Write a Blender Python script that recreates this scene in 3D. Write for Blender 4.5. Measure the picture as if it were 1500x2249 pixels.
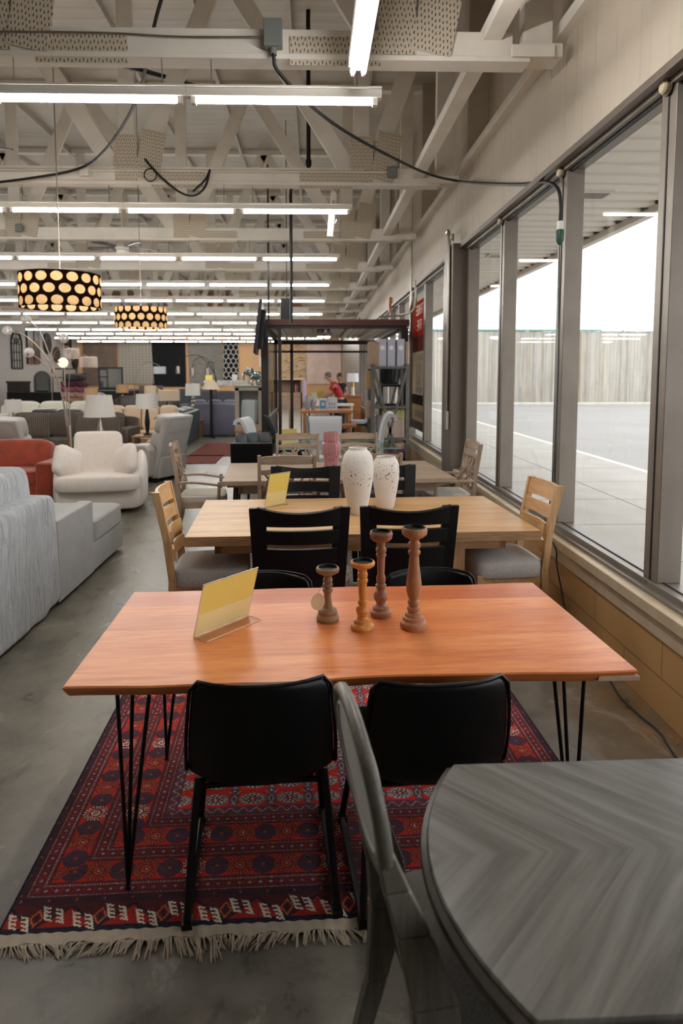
import bpy, bmesh, math, random
import numpy as np
from mathutils import Vector, Matrix
for o in list(bpy.data.objects): bpy.data.objects.remove(o, do_unlink=True)
SC = bpy.context.scene
COL = SC.collection
random.seed(7)
R = math.radians
PI = math.pi

# ---------------------------------------------------------------- camera, world, exposure
cam = bpy.data.cameras.new('camera')
co = bpy.data.objects.new('camera', cam); COL.objects.link(co)
co.location = (0, 0, 1.75)
co.rotation_euler = (R(90 - 4.74), 0, R(-1.5))
cam.sensor_width = 36; cam.lens = 1450 / 2249 * 36
cam.shift_x = 25 / 2249; cam.shift_y = -184.5 / 2249
cam.clip_start = .05; cam.clip_end = 500
cam.dof.use_dof = True; cam.dof.focus_distance = 3.2; cam.dof.aperture_fstop = 3.0
SC.camera = co
SC.view_settings.view_transform = 'Standard'; SC.view_settings.look = 'None'
SC.view_settings.exposure = 0.92; SC.view_settings.gamma = 1.0
SC.view_settings.use_curve_mapping = False
w = bpy.data.worlds.new('sky'); SC.world = w; w.use_nodes = True
w.node_tree.nodes['Background'].inputs[0].default_value = (.97, .985, 1, 1)
w.node_tree.nodes['Background'].inputs[1].default_value = 1.55
TUBE = 36.0          # strength of the fluorescent tubes
cy = SC.cycles
cy.max_bounces = 8; cy.diffuse_bounces = 5; cy.glossy_bounces = 4; cy.transmission_bounces = 6; cy.transparent_max_bounces = 12
cy.sample_clamp_indirect = 8; cy.caustics_reflective = False; cy.caustics_refractive = False


# ---------------------------------------------------------------- mesh builder
class MB:
    def __init__(s): s.v = []; s.f = []
    def add(s, vs, fs, M=None):
        n = len(s.v)
        if M is not None: vs = [tuple(M @ Vector(p)) for p in vs]
        s.v += [tuple(p) for p in vs]; s.f += [tuple(i + n for i in f) for f in fs]
        return s
    def box(s, x0, x1, y0, y1, z0, z1, M=None):
        vs = [(x0,y0,z0),(x1,y0,z0),(x1,y1,z0),(x0,y1,z0),(x0,y0,z1),(x1,y0,z1),(x1,y1,z1),(x0,y1,z1)]
        return s.add(vs, [(3,2,1,0),(4,5,6,7),(0,1,5,4),(1,2,6,5),(2,3,7,6),(3,0,4,7)], M)
    def hexa(s, b, t):   # bottom 4 corners, top 4 corners (ccw from above)
        return s.add(list(b) + list(t), [(3,2,1,0),(4,5,6,7),(0,1,5,4),(1,2,6,5),(2,3,7,6),(3,0,4,7)])
    def bar(s, a, b, w, h, up=(0,0,1)):
        a = Vector(a); b = Vector(b); d = (b - a).normalized(); u = Vector(up)
        if abs(d.dot(u)) > .98: u = Vector((0,1,0)) if abs(d.y) < .9 else Vector((1,0,0))
        r = d.cross(u).normalized(); u = r.cross(d).normalized()
        vs = []
        for p in (a, b):
            for i, j in ((-1,-1),(1,-1),(1,1),(-1,1)): vs.append(p + r*i*w/2 + u*j*h/2)
        return s.add(vs, [(0,1,2,3),(7,6,5,4),(0,4,5,1),(1,5,6,2),(2,6,7,3),(3,7,4,0)])
    def tube(s, pts, r, n=8, closed=False, cap=True):
        pts = [Vector(p) for p in pts]; m = len(pts)
        rs = r if isinstance(r, (list, tuple)) else [r] * m
        t0 = (pts[1] - pts[0]).normalized()
        ref = Vector((0,0,1)) if abs(t0.z) < .9 else Vector((1,0,0))
        u = t0.cross(ref).normalized(); rings = []
        for i, p in enumerate(pts):
            if closed: t = (pts[(i+1) % m] - pts[i-1]).normalized()
            else: t = (pts[min(i+1, m-1)] - pts[max(i-1, 0)]).normalized()
            u = (u - t * u.dot(t)).normalized(); w_ = t.cross(u)
            rings.append([p + (u*math.cos(2*PI*k/n) + w_*math.sin(2*PI*k/n)) * rs[i] for k in range(n)])
        vs = [q for rg in rings for q in rg]; fs = []
        for i in range(m if closed else m-1):
            a = i*n; b = ((i+1) % m)*n
            for k in range(n): fs.append((a+k, a+(k+1) % n, b+(k+1) % n, b+k))
        if cap and not closed: fs += [tuple(range(n-1, -1, -1)), tuple((m-1)*n + k for k in range(n))]
        return s.add(vs, fs)
    def lathe(s, prof, c=(0,0,0), n=24, cap=True, M=None, sq=1):
        vs = []; fs = []; m = len(prof)
        for (r, z) in prof:
            for k in range(n):
                a = 2*PI*k/n; vs.append((c[0] + r*math.cos(a), c[1] + r*sq*math.sin(a), c[2] + z))
        for i in range(m-1):
            for k in range(n): fs.append((i*n+k, i*n+(k+1) % n, (i+1)*n+(k+1) % n, (i+1)*n+k))
        if cap: fs += [tuple(range(n-1, -1, -1)), tuple((m-1)*n + k for k in range(n))]
        return s.add(vs, fs, M)
    def prism(s, poly, a, b, ax='y', M=None):   # polygon extruded along an axis
        def P3(p, t):
            return {'y': (p[0], t, p[1]), 'x': (t, p[0], p[1]), 'z': (p[0], p[1], t)}[ax]
        n = len(poly); vs = [P3(p, a) for p in poly] + [P3(p, b) for p in poly]
        fs = [tuple(range(n)), tuple(range(2*n-1, n-1, -1))] + [(i, i+n, (i+1) % n + n, (i+1) % n) for i in range(n)]
        return s.add(vs, fs, M)
    def cushion(s, c, d, e=.35, n=20, m=12, M=None, f=None):  # rounded block, size d
        vs = []; fs = []
        def sg(t, p): return math.copysign(abs(t)**p, t)
        for i in range(m+1):
            ph = -PI/2 + PI*i/m
            for k in range(n):
                th = 2*PI*k/n
                p = Vector((sg(math.cos(ph), e)*sg(math.cos(th), e)*d[0]/2, sg(math.cos(ph), e)*sg(math.sin(th), e)*d[1]/2, sg(math.sin(ph), e)*d[2]/2))
                if f: p = f(p)
                vs.append(p)
        for i in range(m):
            for k in range(n): fs.append((i*n+k, i*n+(k+1) % n, (i+1)*n+(k+1) % n, (i+1)*n+k))
        T = Matrix.Translation(c)
        return s.add(vs, fs, T @ M if M is not None else T)
    def sphere(s, c, r, n=12, m=8): return s.cushion(c, (2*r,)*3 if not isinstance(r, tuple) else tuple(2*q for q in r), 1, n, m)
    def sheet(s, fn, nu, nv, th=0):  # fn(u,v)->Vector ; slab of thickness th along normals
        P = [[Vector(fn(i/nu, j/nv)) for j in range(nv+1)] for i in range(nu+1)]
        vs = []; fs = []
        def I(i, j, k): return k*(nu+1)*(nv+1) + i*(nv+1) + j
        for k in range(2 if th else 1):
            for i in range(nu+1):
                for j in range(nv+1):
                    if k == 0: vs.append(P[i][j])
                    else:
                        du = P[min(i+1,nu)][j] - P[max(i-1,0)][j]; dv = P[i][min(j+1,nv)] - P[i][max(j-1,0)]
                        n_ = du.cross(dv); n_ = n_.normalized() if n_.length > 1e-9 else Vector((0,0,1))
                        vs.append(P[i][j] - n_*th)
        for i in range(nu):
            for j in range(nv):
                fs.append((I(i,j,0), I(i+1,j,0), I(i+1,j+1,0), I(i,j+1,0)))
                if th: fs.append((I(i,j+1,1), I(i+1,j+1,1), I(i+1,j,1), I(i,j,1)))
        if th:
            for i in range(nu):
                fs.append((I(i+1,0,0), I(i,0,0), I(i,0,1), I(i+1,0,1))); fs.append((I(i,nv,0), I(i+1,nv,0), I(i+1,nv,1), I(i,nv,1)))
            for j in range(nv):
                fs.append((I(0,j,0), I(0,j+1,0), I(0,j+1,1), I(0,j,1))); fs.append((I(nu,j+1,0), I(nu,j,0), I(nu,j,1), I(nu,j+1,1)))
        return s.add(vs, fs)
    def build(s, name, mt, parent=None, bev=0, sub=0, ang=40, loc=None, seg=2, mats=None, **tags):
        me = bpy.data.meshes.new(name); me.from_pydata(s.v, [], s.f); me.update()
        me.polygons.foreach_set('use_smooth', [True]*len(me.polygons))
        try: me.set_sharp_from_angle(angle=R(ang))
        except Exception: pass
        o = bpy.data.objects.new(name, me); COL.objects.link(o)
        me.materials.append(mt)
        for m2 in mats or []: me.materials.append(m2)
        if parent: o.parent = parent
        if loc: o.location = loc
        if bev:
            b = o.modifiers.new('b', 'BEVEL'); b.width = bev; b.segments = seg; b.limit_method = 'ANGLE'; b.angle_limit = R(35); b.harden_normals = True
        if sub:
            q = o.modifiers.new('s', 'SUBSURF'); q.levels = sub; q.render_levels = sub
        for k, v in tags.items(): o[k] = v
        return o

def thing(name, label, cat, loc=(0,0,0), rz=0, group=None, kind=None):
    o = bpy.data.objects.new(name, None); COL.objects.link(o)
    o.location = loc; o.rotation_euler = (0, 0, rz); o.empty_display_size = .1
    o['label'] = label; o['category'] = cat
    if group: o['group'] = group
    if kind: o['kind'] = kind
    return o
def tag(o, label, cat, group=None, kind=None):
    o['label'] = label; o['category'] = cat
    if group: o['group'] = group
    if kind: o['kind'] = kind
    return o
def struct(o): o['kind'] = 'structure'; return o
def dup(root, loc, rz=None, label=None, group=None):
    r = root.copy(); COL.objects.link(r); r.location = loc
    if rz is not None: r.rotation_euler = (0, 0, rz)
    if label: r['label'] = label
    if group: r['group'] = group
    for ch in list(root.children):
        c = ch.copy(); COL.objects.link(c); c.parent = r
        for g in list(ch.children):
            d = g.copy(); COL.objects.link(d); d.parent = c
    return r
def arc(c, r, a0, a1, n, plane='xz'):
    out = []
    for i in range(n+1):
        a = a0 + (a1-a0)*i/n; p, q = r*math.cos(a), r*math.sin(a)
        out.append({'xz': (c[0]+p, c[1], c[2]+q), 'xy': (c[0]+p, c[1]+q, c[2]), 'yz': (c[0], c[1]+p, c[2]+q)}[plane])
    return out
def spline(pts, n=8):
    P = [Vector(p) for p in pts]; P = [2*P[0]-P[1]] + P + [2*P[-1]-P[-2]]; out = []
    for i in range(1, len(P)-2):
        for k in range(n):
            t = k/n; a, b, c, d = P[i-1], P[i], P[i+1], P[i+2]
            out.append(.5*((2*b) + (c-a)*t + (2*a-5*b+4*c-d)*t*t + (3*b-3*c+d-a)*t**3))
    out.append(P[-2]); return out

# ---------------------------------------------------------------- materials
MT = {}
def nt_new(name):
    m = bpy.data.materials.new(name); m.use_nodes = True; MT[name] = m
    t = m.node_tree; return m, t, t.nodes, t.links, t.nodes['Principled BSDF']
def lin(c):
    if isinstance(c, str):
        c = [int(c[i:i+2], 16)/255 for i in (0, 2, 4)]
        c = [x/12.92 if x <= .04045 else ((x+.055)/1.055)**2.4 for x in c]
    return tuple(c) + (1,)
def tc(N, L, scale=(1,1,1), rot=(0,0,0), kind='Object'):
    a = N.new('ShaderNodeTexCoord'); b = N.new('ShaderNodeMapping'); L.new(a.outputs[kind], b.inputs[0])
    b.inputs['Scale'].default_value = scale; b.inputs['Rotation'].default_value = rot; return b.outputs[0]
def ramp(N, L, fac, stops, interp='LINEAR'):
    r = N.new('ShaderNodeValToRGB'); L.new(fac, r.inputs[0]); e = r.color_ramp.elements; r.color_ramp.interpolation = interp
    while len(e) < len(stops): e.new(.5)
    for q, (p, c) in zip(e, stops): q.position = p; q.color = lin(c)
    return r.outputs[0]
def noise(N, L, vec, sc, det=4, rough=.55, dist=0):
    n = N.new('ShaderNodeTexNoise'); L.new(vec, n.inputs['Vector']); n.inputs['Scale'].default_value = sc
    n.inputs['Detail'].default_value = det; n.inputs['Roughness'].default_value = rough; n.inputs['Distortion'].default_value = dist
    return n.outputs[0]
def bump(N, L, B, h, strength=.3, dist=.01):
    b = N.new('ShaderNodeBump'); b.inputs['Strength'].default_value = strength; b.inputs['Distance'].default_value = dist
    L.new(h, b.inputs['Height']); L.new(b.outputs[0], B.inputs['Normal'])
def mix(N, L, fac, a, b, mode='MIX'):
    m = N.new('ShaderNodeMix'); m.data_type = 'RGBA'; m.blend_type = mode
    for s, v in ((m.inputs[0], fac), (m.inputs[6], a), (m.inputs[7], b)):
        if hasattr(v, 'links'): L.new(v, s)
        elif isinstance(v, (int, float)): s.default_value = v
        else: s.default_value = lin(v)
    return m.outputs[2]
def plain(name, c, rough=.5, metal=0, var=0, vs=6, bmp=0, bs=80, spec=.5, c2=None, sheen=0, coat=0):
    m, t, N, L, B = nt_new(name)
    B.inputs['Base Color'].default_value = lin(c); B.inputs['Roughness'].default_value = rough
    B.inputs['Metallic'].default_value = metal; B.inputs['Specular IOR Level'].default_value = spec
    if sheen: B.inputs['Sheen Weight'].default_value = sheen
    if coat: B.inputs['Coat Weight'].default_value = coat; B.inputs['Coat Roughness'].default_value = .15
    if var or c2:
        v = tc(N, L); n = noise(N, L, v, vs, 5)
        a = lin(c); k = lin(c2) if c2 else tuple(x*(1-var) for x in a[:3]) + (1,)
        L.new(ramp(N, L, n, [(.35, a[:3]), (.65, k[:3])]), B.inputs['Base Color'])
    if bmp: bump(N, L, B, noise(N, L, tc(N, L), bs, 3), bmp, .003)
    return m
def wood(name, cols, axis=0, sc=1.0, rough=.45, plank=0, spec=.4, stretch=14, bmp=.05, coat=0, ct=.22):
    # grain runs along the axis; plank = width of the boards across it
    m, t, N, L, B = nt_new(name)
    s = [stretch]*3; s[axis] = 1.0
    v = tc(N, L, tuple(x*sc for x in s))
    if plank:
        g = N.new('ShaderNodeTexCoord'); sp = N.new('ShaderNodeSeparateXYZ'); L.new(g.outputs['Object'], sp.inputs[0])
        ac = 1 - axis if axis < 2 else 0
        d = N.new('ShaderNodeMath'); d.operation = 'DIVIDE'; L.new(sp.outputs[ac], d.inputs[0]); d.inputs[1].default_value = plank
        fl = N.new('ShaderNodeMath'); fl.operation = 'FLOOR'; L.new(d.outputs[0], fl.inputs[0])
        wn = N.new('ShaderNodeTexWhiteNoise'); wn.noise_dimensions = '1D'; L.new(fl.outputs[0], wn.inputs['W'])
        sc_ = N.new('ShaderNodeVectorMath'); sc_.operation = 'SCALE'; L.new(wn.outputs['Color'], sc_.inputs[0]); sc_.inputs['Scale'].default_value = 20
        ad = N.new('ShaderNodeVectorMath'); L.new(v, ad.inputs[0]); L.new(sc_.outputs[0], ad.inputs[1]); v = ad.outputs[0]
    n = noise(N, L, v, .9, 6, .6, .8)
    c = ramp(N, L, n, [(.5-ct, cols[0]), (.5, cols[1]), (.5+ct, cols[2])])
    fine = noise(N, L, v, 7, 4, .6, .3)
    c = mix(N, L, .35, c, ramp(N, L, fine, [(.35, cols[0]), (.65, cols[2])]))
    if plank:
        c = mix(N, L, ramp(N, L, wn.outputs['Value'], [(0, (0,0,0)), (1, (.7,)*3)]), c, cols[3] if len(cols) > 3 else cols[1])
    L.new(c, B.inputs['Base Color']); B.inputs['Roughness'].default_value = rough; B.inputs['Specular IOR Level'].default_value = spec
    if coat: B.inputs['Coat Weight'].default_value = coat; B.inputs['Coat Roughness'].default_value = .2
    if bmp: bump(N, L, B, fine, bmp, .002)
    return m
def emit(name, c, s, rough=.4):
    m, t, N, L, B = nt_new(name); B.inputs['Base Color'].default_value = lin(c)
    B.inputs['Emission Color'].default_value = lin(c); B.inputs['Emission Strength'].default_value = s; return m
def glass(name, tint=(1,1,1), gl=.1, alpha=.0):
    m, t, N, L, B = nt_new(name); N.remove(B); out = N['Material Output']
    tr = N.new('ShaderNodeBsdfTransparent'); tr.inputs[0].default_value = tuple(tint) + (1,)
    g = N.new('ShaderNodeBsdfGlossy'); g.inputs['Roughness'].default_value = .02
    lw = N.new('ShaderNodeLayerWeight'); lw.inputs[0].default_value = .5
    pw = N.new('ShaderNodeMath'); pw.operation = 'POWER'; L.new(lw.outputs['Facing'], pw.inputs[0]); pw.inputs[1].default_value = 5
    ma = N.new('ShaderNodeMath'); ma.operation = 'MULTIPLY_ADD'; L.new(pw.outputs[0], ma.inputs[0]); ma.inputs[1].default_value = .20; ma.inputs[2].default_value = .03
    mx = N.new('ShaderNodeMixShader'); L.new(ma.outputs[0], mx.inputs[0]); L.new(tr.outputs[0], mx.inputs[1]); L.new(g.outputs[0], mx.inputs[2])
    L.new(mx.outputs[0], out.inputs[0]); return m
def fabric(name, c, rough=.9, var=.12, vs=20, bmp=.3, bs=300, c2=None):
    return plain(name, c, rough, 0, var, vs, bmp, bs, .2, c2, .15)

M_paint = plain('painted timber', 'ebe5db', .7, var=.12, vs=3, bmp=.08, bs=30)
M_white = plain('white painted metal', 'dcd8d0', .45)
M_blackmetal = plain('black metal', '0c0c0e', .4, .3)
M_blackleather = plain('black leather', '050507', .42, bmp=.08, bs=350, spec=.3)
M_blackwood = plain('black painted wood', '070708', .42, bmp=.03, bs=60, spec=.35)
M_cable = plain('black cable', '101012', .6)
M_chrome = plain('chrome', 'd8d8d6', .18, 1)
M_nickel = plain('brushed nickel', 'a89e94', .32, 1)
M_alu = plain('bronze anodised aluminium', '7f766c', .42, .35, var=.15, vs=4)
M_aludark = plain('dark bronze aluminium', '6a5f55', .45, .4)
M_gasket = plain('black gasket', '0b0d10', .6)
M_glass = glass('window glass')
M_tube = emit('fluorescent tube', (1, .98, .94), TUBE)
M_oak = wood('light oak', ['9a7048', 'c09562', 'd6ad7a'], 0, 1.3, .42)
M_oaky = wood('light oak upright', ['9a744d', 'bf9566', 'd0a87c'], 2, 1.3, .42)
M_oakend = wood('oak edge', ['6f4f31', '9c7650', 'b8916a'], 0, 1.6, .5, stretch=9)
M_grey_oak = wood('weathered oak', ['7d6754', '9d8570', 'b39c86'], 0, 1.4, .55)
M_grey_oak_v = wood('weathered oak upright', ['7d6754', '9a826d', 'b09a84'], 2, 1.4, .55)
M_greyfab = fabric('grey tweed', 'd2cdc7', c2='a39e98', vs=220)
M_linen = fabric('light linen', 'c9c0b4')
M_shade = plain('white lampshade', 'd6d2cc', .8)
M_shadecream = plain('cream lampshade', 'cdb9a0', .8)
M_acrylic = glass('clear acrylic', (.97, .97, .95))
M_yellow = plain('yellow sign card', 'ecd873', .5)
M_glow = emit('lamp glow', (1, .62, .3), 4)
# ================================================================ the building
m, t, N, L, B = nt_new('polished concrete floor')
v = tc(N, L)
a = noise(N, L, v, .8, 6, .6, .4); b = noise(N, L, v, 5, 8, .65)
c = ramp(N, L, a, [(.3, '57524a'), (.5, '6b655b'), (.72, '7f786c')])
c = mix(N, L, .5, c, ramp(N, L, b, [(.3, '4c4841'), (.7, '878073')]))
sp = N.new('ShaderNodeSeparateXYZ'); L.new(v, sp.inputs[0])
wa = N.new('ShaderNodeMapRange'); L.new(sp.outputs[0], wa.inputs[0]); wa.inputs[1].default_value = 1.0; wa.inputs[2].default_value = 1.75
st = noise(N, L, v, 3.2, 7, .7, .6)
mu = N.new('ShaderNodeMath'); mu.operation = 'MULTIPLY'; L.new(wa.outputs[0], mu.inputs[0]); L.new(ramp(N, L, st, [(.3, (.25,)*3), (.6, (1,1,1))]), mu.inputs[1])
c = mix(N, L, mu.outputs[0], c, ramp(N, L, b, [(.3, '5a4026'), (.7, '8a6a42')]))   # old glue stain along the window wall
sp2 = noise(N, L, v, 14, 3, .7)
c = mix(N, L, ramp(N, L, sp2, [(.72, (0,0,0)), (.76, (.6,)*3)]), c, 'a09a8e')
st2 = noise(N, L, tc(N, L, (1, .6, 1)), 2.3, 9, .72, 1.5)
c = mix(N, L, ramp(N, L, st2, [(.57, (0,0,0)), (.66, (.7,)*3)]), c, 'a6a196')
c = mix(N, L, ramp(N, L, st2, [(.34, (.75,)*3), (.46, (0,0,0))]), c, '423e37')
L.new(c, B.inputs['Base Color'])
L.new(ramp(N, L, b, [(.3, (.26,)*3), (.7, (.42,)*3)]), B.inputs['Roughness']); B.inputs['Specular IOR Level'].default_value = .45
bump(N, L, B, b, .06, .003)
M_floor = m
struct(MB().box(-14, 1.85, -7, 40.2, -.1, 0).build('floor', M_floor))

# corrugated painted metal siding (vertical ribs along y)
def siding(name, c1, c2, pitch, strength=.6, axis=1):
    m, t, N, L, B = nt_new(name)
    v = tc(N, L); sp = N.new('ShaderNodeSeparateXYZ'); L.new(v, sp.inputs[0])
    w_ = N.new('ShaderNodeMath'); w_.operation = 'MULTIPLY'; L.new(sp.outputs[axis], w_.inputs[0]); w_.inputs[1].default_value = 2*PI/pitch
    s_ = N.new('ShaderNodeMath'); s_.operation = 'SINE'; L.new(w_.outputs[0], s_.inputs[0])
    q = ramp(N, L, s_.outputs[0], [(.2, (0,0,0)), (.7, (1,1,1))])
    n = noise(N, L, v, 1.3, 5)
    L.new(ramp(N, L, n, [(.3, c1), (.7, c2)]), B.inputs['Base Color']); B.inputs['Roughness'].default_value = .6
    bump(N, L, B, q, strength, .02); return m
M_side = siding('ribbed metal siding', 'b0a494', 'bcb0a0', .3, .35)
M_side2 = siding('grey beige sheet wall', 'a89b8a', 'b8ac9c', .42, .35)
M_deck = siding('roof deck boards', 'bab2a6', 'c4bdb1', .25, .3, 1)
M_soffit = plain('white soffit panels', 'f0ede6', .6)

m, t, N, L, B = nt_new('tan painted block wall')
v = tc(N, L, rot=(0, 0, 0)); sp = N.new('ShaderNodeSeparateXYZ'); L.new(v, sp.inputs[0])
cb = N.new('ShaderNodeCombineXYZ'); L.new(sp.outputs[1], cb.inputs[0]); L.new(sp.outputs[2], cb.inputs[1])
bk = N.new('ShaderNodeTexBrick'); L.new(cb.outputs[0], bk.inputs['Vector']); bk.inputs['Scale'].default_value = 1
bk.inputs['Brick Width'].default_value = .8; bk.inputs['Row Height'].default_value = .2; bk.inputs['Mortar Size'].default_value = .006; bk.inputs['Mortar Smooth'].default_value = .3
bk.inputs['Color1'].default_value = lin('b48a58'); bk.inputs['Color2'].default_value = lin('b88f5e'); bk.inputs['Mortar'].default_value = lin('8f6b42')
L.new(bk.outputs['Color'], B.inputs['Base Color']); B.inputs['Roughness'].default_value = .6
bump(N, L, B, bk.outputs['Fac'], -.5, .006); M_cmu = m
M_plaster = plain('white wall paint', 'bdb8b4', .8, var=.05)
M_yellowwall = plain('golden wall paint', 'd0a67a', .8, var=.08)
M_sill = plain('painted sill', 'c3b094', .5, var=.15, vs=9)

wr = MB()
wr.box(1.77, 1.98, -7, 40.2, 0, .50)
struct(wr.build('wall_right', M_cmu))
struct(MB().box(1.80, 2.0, -7, 40.2, 3.30, 4.14).build('wall_right', M_side))
struct(MB().box(2.05, 2.2, -7, 40.2, 4.14, 7).build('wall_right', M_side2))
tr = MB(); tr.box(1.735, 1.99, -7, 40.2, .50, .565); struct(tr.build('trim_1', M_sill, bev=.006))
struct(MB().box(1.758, 1.775, -7, 40.2, .40, .50).build('trim_2', M_sill, bev=.004))
tr = MB(); tr.box(1.72, 1.82, -7, 40.2, 4.10, 4.19); tr.box(1.79, 2.06, -7, 40.2, 4.12, 4.15); struct(tr.build('trim_3', M_paint, bev=.006))
struct(MB().box(-14.2, -14, -7, 40.2, 0, 7).build('wall_left', M_plaster))
struct(MB().box(-14.2, 2.2, 40.0, 40.2, 0, 7).build('wall_back', M_yellowwall))
struct(MB().box(-14.2, 2.2, -7.2, -7, 0, 7).build('wall_front', M_plaster))
struct(MB().box(-14.2, 2.25, -7.2, 40.2, 6.45, 6.6).build('ceiling', M_deck))

# window wall: frames, mullions, panes
z0, z1 = .565, 3.30
mull = [-.95, .5, 1.95, 3.52, 4.98, 6.55, 8.02]
mull2 = [8.75, 9.40, 11.05, 12.75, 14.4, 16.0, 17.6, 19.2, 20.8, 22.4, 24, 25.6, 27.2, 28.8, 30.4, 32]
k = 0
bands = []
for lst in (mull, mull2):
    for a_, b_ in zip(lst[:-1], lst[1:]):
        k += 1
        w_ = thing('window_%d' % k, '', ''); del w_['label']; del w_['category']; struct(w_)
        f = MB(); ha = .085; y0_, y1_ = a_, b_
        f.box(1.86, 1.99, y0_, y0_+.075, z0+.05, z1-.06); f.box(1.86, 1.99, y1_-.075, y1_, z0+.05, z1-.06)
        f.box(1.84, 1.99, y0_, y1_, z0, z0+.05); f.box(1.84, 1.99, y0_, y1_, z1-.07, z1)
        f.build('window_frame', M_alu, w_, bev=.004)
        g = MB(); g.box(1.90, 1.915, y0_-.008, y0_+.008, z0+.05, z1-.07)
        g.box(1.893, 1.90, y0_+.075, y1_-.075, z0+.05, z0+.056); g.box(1.88, 1.90, y0_+.075, y1_-.075, z1-.085, z1-.072)
        g.box(1.856, 1.862, y0_-.006, y0_+.006, z0+.05, z1-.07)
        g.build('gasket', M_gasket, w_)
        MB().box(1.93, 1.936, y0_+.07, y1_-.07, z0+.045, z1-.065).build('window_pane', M_glass, w_)
        if lst is mull and a_ > 1:
            s_ = MB(); s_.box(1.945, 1.975, y0_+.06, y0_+.085, 1.0, 1.95)
            s_.build('weather_strip', M_gasket, w_)
struct(MB().box(1.775, 1.86, -7, 40.2, 3.255, 3.30).build('trim_4', M_aludark))
struct(MB().box(1.80, 1.86, -7, 8.2, z0, z0+.02).build('trim_5', M_alu))
# solid bronze column between the two window bands, and solid wall beyond
c_ = MB(); c_.box(1.70, 2.0, 8.10, 8.62, .0, 3.32); struct(c_.build('wall_pier', M_aludark, bev=.006))
struct(MB().box(1.80, 2.0, 32, 40.2, .565, 3.30).build('wall_right', M_plaster))
struct(MB().box(1.80, 2.0, -7, -.95, .565, 3.30).build('wall_right', M_side))  # unseen stretch behind the camera, closed without windows to darken the foreground

# outside
M_walk = plain('sidewalk concrete', 'a19d95', .85, var=.12, vs=1.5, bmp=.1, bs=60)
m, t, N, L, B = nt_new('asphalt'); v = tc(N, L)
L.new(mix(N, L, .4, ramp(N, L, noise(N, L, v, .35, 5), [(.3, '84827f'), (.7, '94928e')]), ramp(N, L, noise(N, L, v, 120, 2), [(.3, '706e6b'), (.7, 'a3a19d')])), B.inputs['Base Color'])
B.inputs['Roughness'].default_value = .9; M_asph = m
struct(MB().box(6.15, 70, -20, 90, -.3, -.14).build('floor_asphalt', M_asph))
sw = MB()
for i, y_ in enumerate(np.arange(-11, 44, 1.55)):
    sw.box(2.0, 4.34, y_, y_+1.525, -.3, -.03); sw.box(4.37, 6.0, y_, y_+1.525, -.3, -.035)
sw.box(2.0, 6.0, -12, 44, -.32, -.06)
struct(sw.build('floor_sidewalk', M_walk))
M_curb = plain('pale curb', 'd6d0c2', .8, var=.2, vs=5)
tag(MB().box(6.0, 6.15, -12, 41.0, -.3, -.03).build('curb', M_curb, bev=.02), 'pale concrete curb between sidewalk and parking lot outside the windows', 'curb')
tag(MB().box(6.15, 60, 39.5, 39.8, -.3, -.02).build('curb', M_curb, bev=.02), 'pale concrete curb along the foot of the wooden fence', 'curb')
isl = MB(); isl.prism([(15.5, 27.5), (15, 28.5), (15.6, 29.6), (30, 31), (30, 26)], -.3, 0.0, 'z')
tag(isl.build('parking_island', M_curb, bev=.05), 'low curbed parking island far out in the lot beyond the windows', 'parking island')
# fence: each board a plank of one long fence
m, t, N, L, B = nt_new('weathered fence boards'); v = tc(N, L)
sp = N.new('ShaderNodeSeparateXYZ'); L.new(v, sp.inputs[0])
d = N.new('ShaderNodeMath'); d.operation = 'DIVIDE'; L.new(sp.outputs[0], d.inputs[0]); d.inputs[1].default_value = .22
fl = N.new('ShaderNodeMath'); fl.operation = 'FLOOR'; L.new(d.outputs[0], fl.inputs[0])
wn = N.new('ShaderNodeTexWhiteNoise'); wn.noise_dimensions = '1D'; L.new(fl.outputs[0], wn.inputs['W'])
c = ramp(N, L, wn.outputs['Value'], [(0, '98938a'), (.35, 'b2ada2'), (.7, 'c6c2b8'), (.93, 'aba28e'), (1, '947858')])
st = noise(N, L, tc(N, L, (6, 6, .5)), 1, 5, .6)
L.new(mix(N, L, .35, c, ramp(N, L, st, [(.35, '777267'), (.7, 'c2beb4')])), B.inputs['Base Color']); B.inputs['Roughness'].default_value = .9; M_fence = m
fn = thing('fence', 'tall weathered grey board fence with green cap rail across the parking lot', 'fence', (0, 42, 0))
bd = MB(); x_ = 1.0
while x_ < 60:
    bd.box(x_+.006, x_+.214, random.uniform(0, .03), .05, -.1, 4.42+random.uniform(-.02, .02)); x_ += .22
bd.build('boards', M_fence, fn)
MB().box(1, 60, -.04, .1, 4.42, 4.53).build('cap_rail', plain('green cap', '5f8f86', .6), fn)
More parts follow.
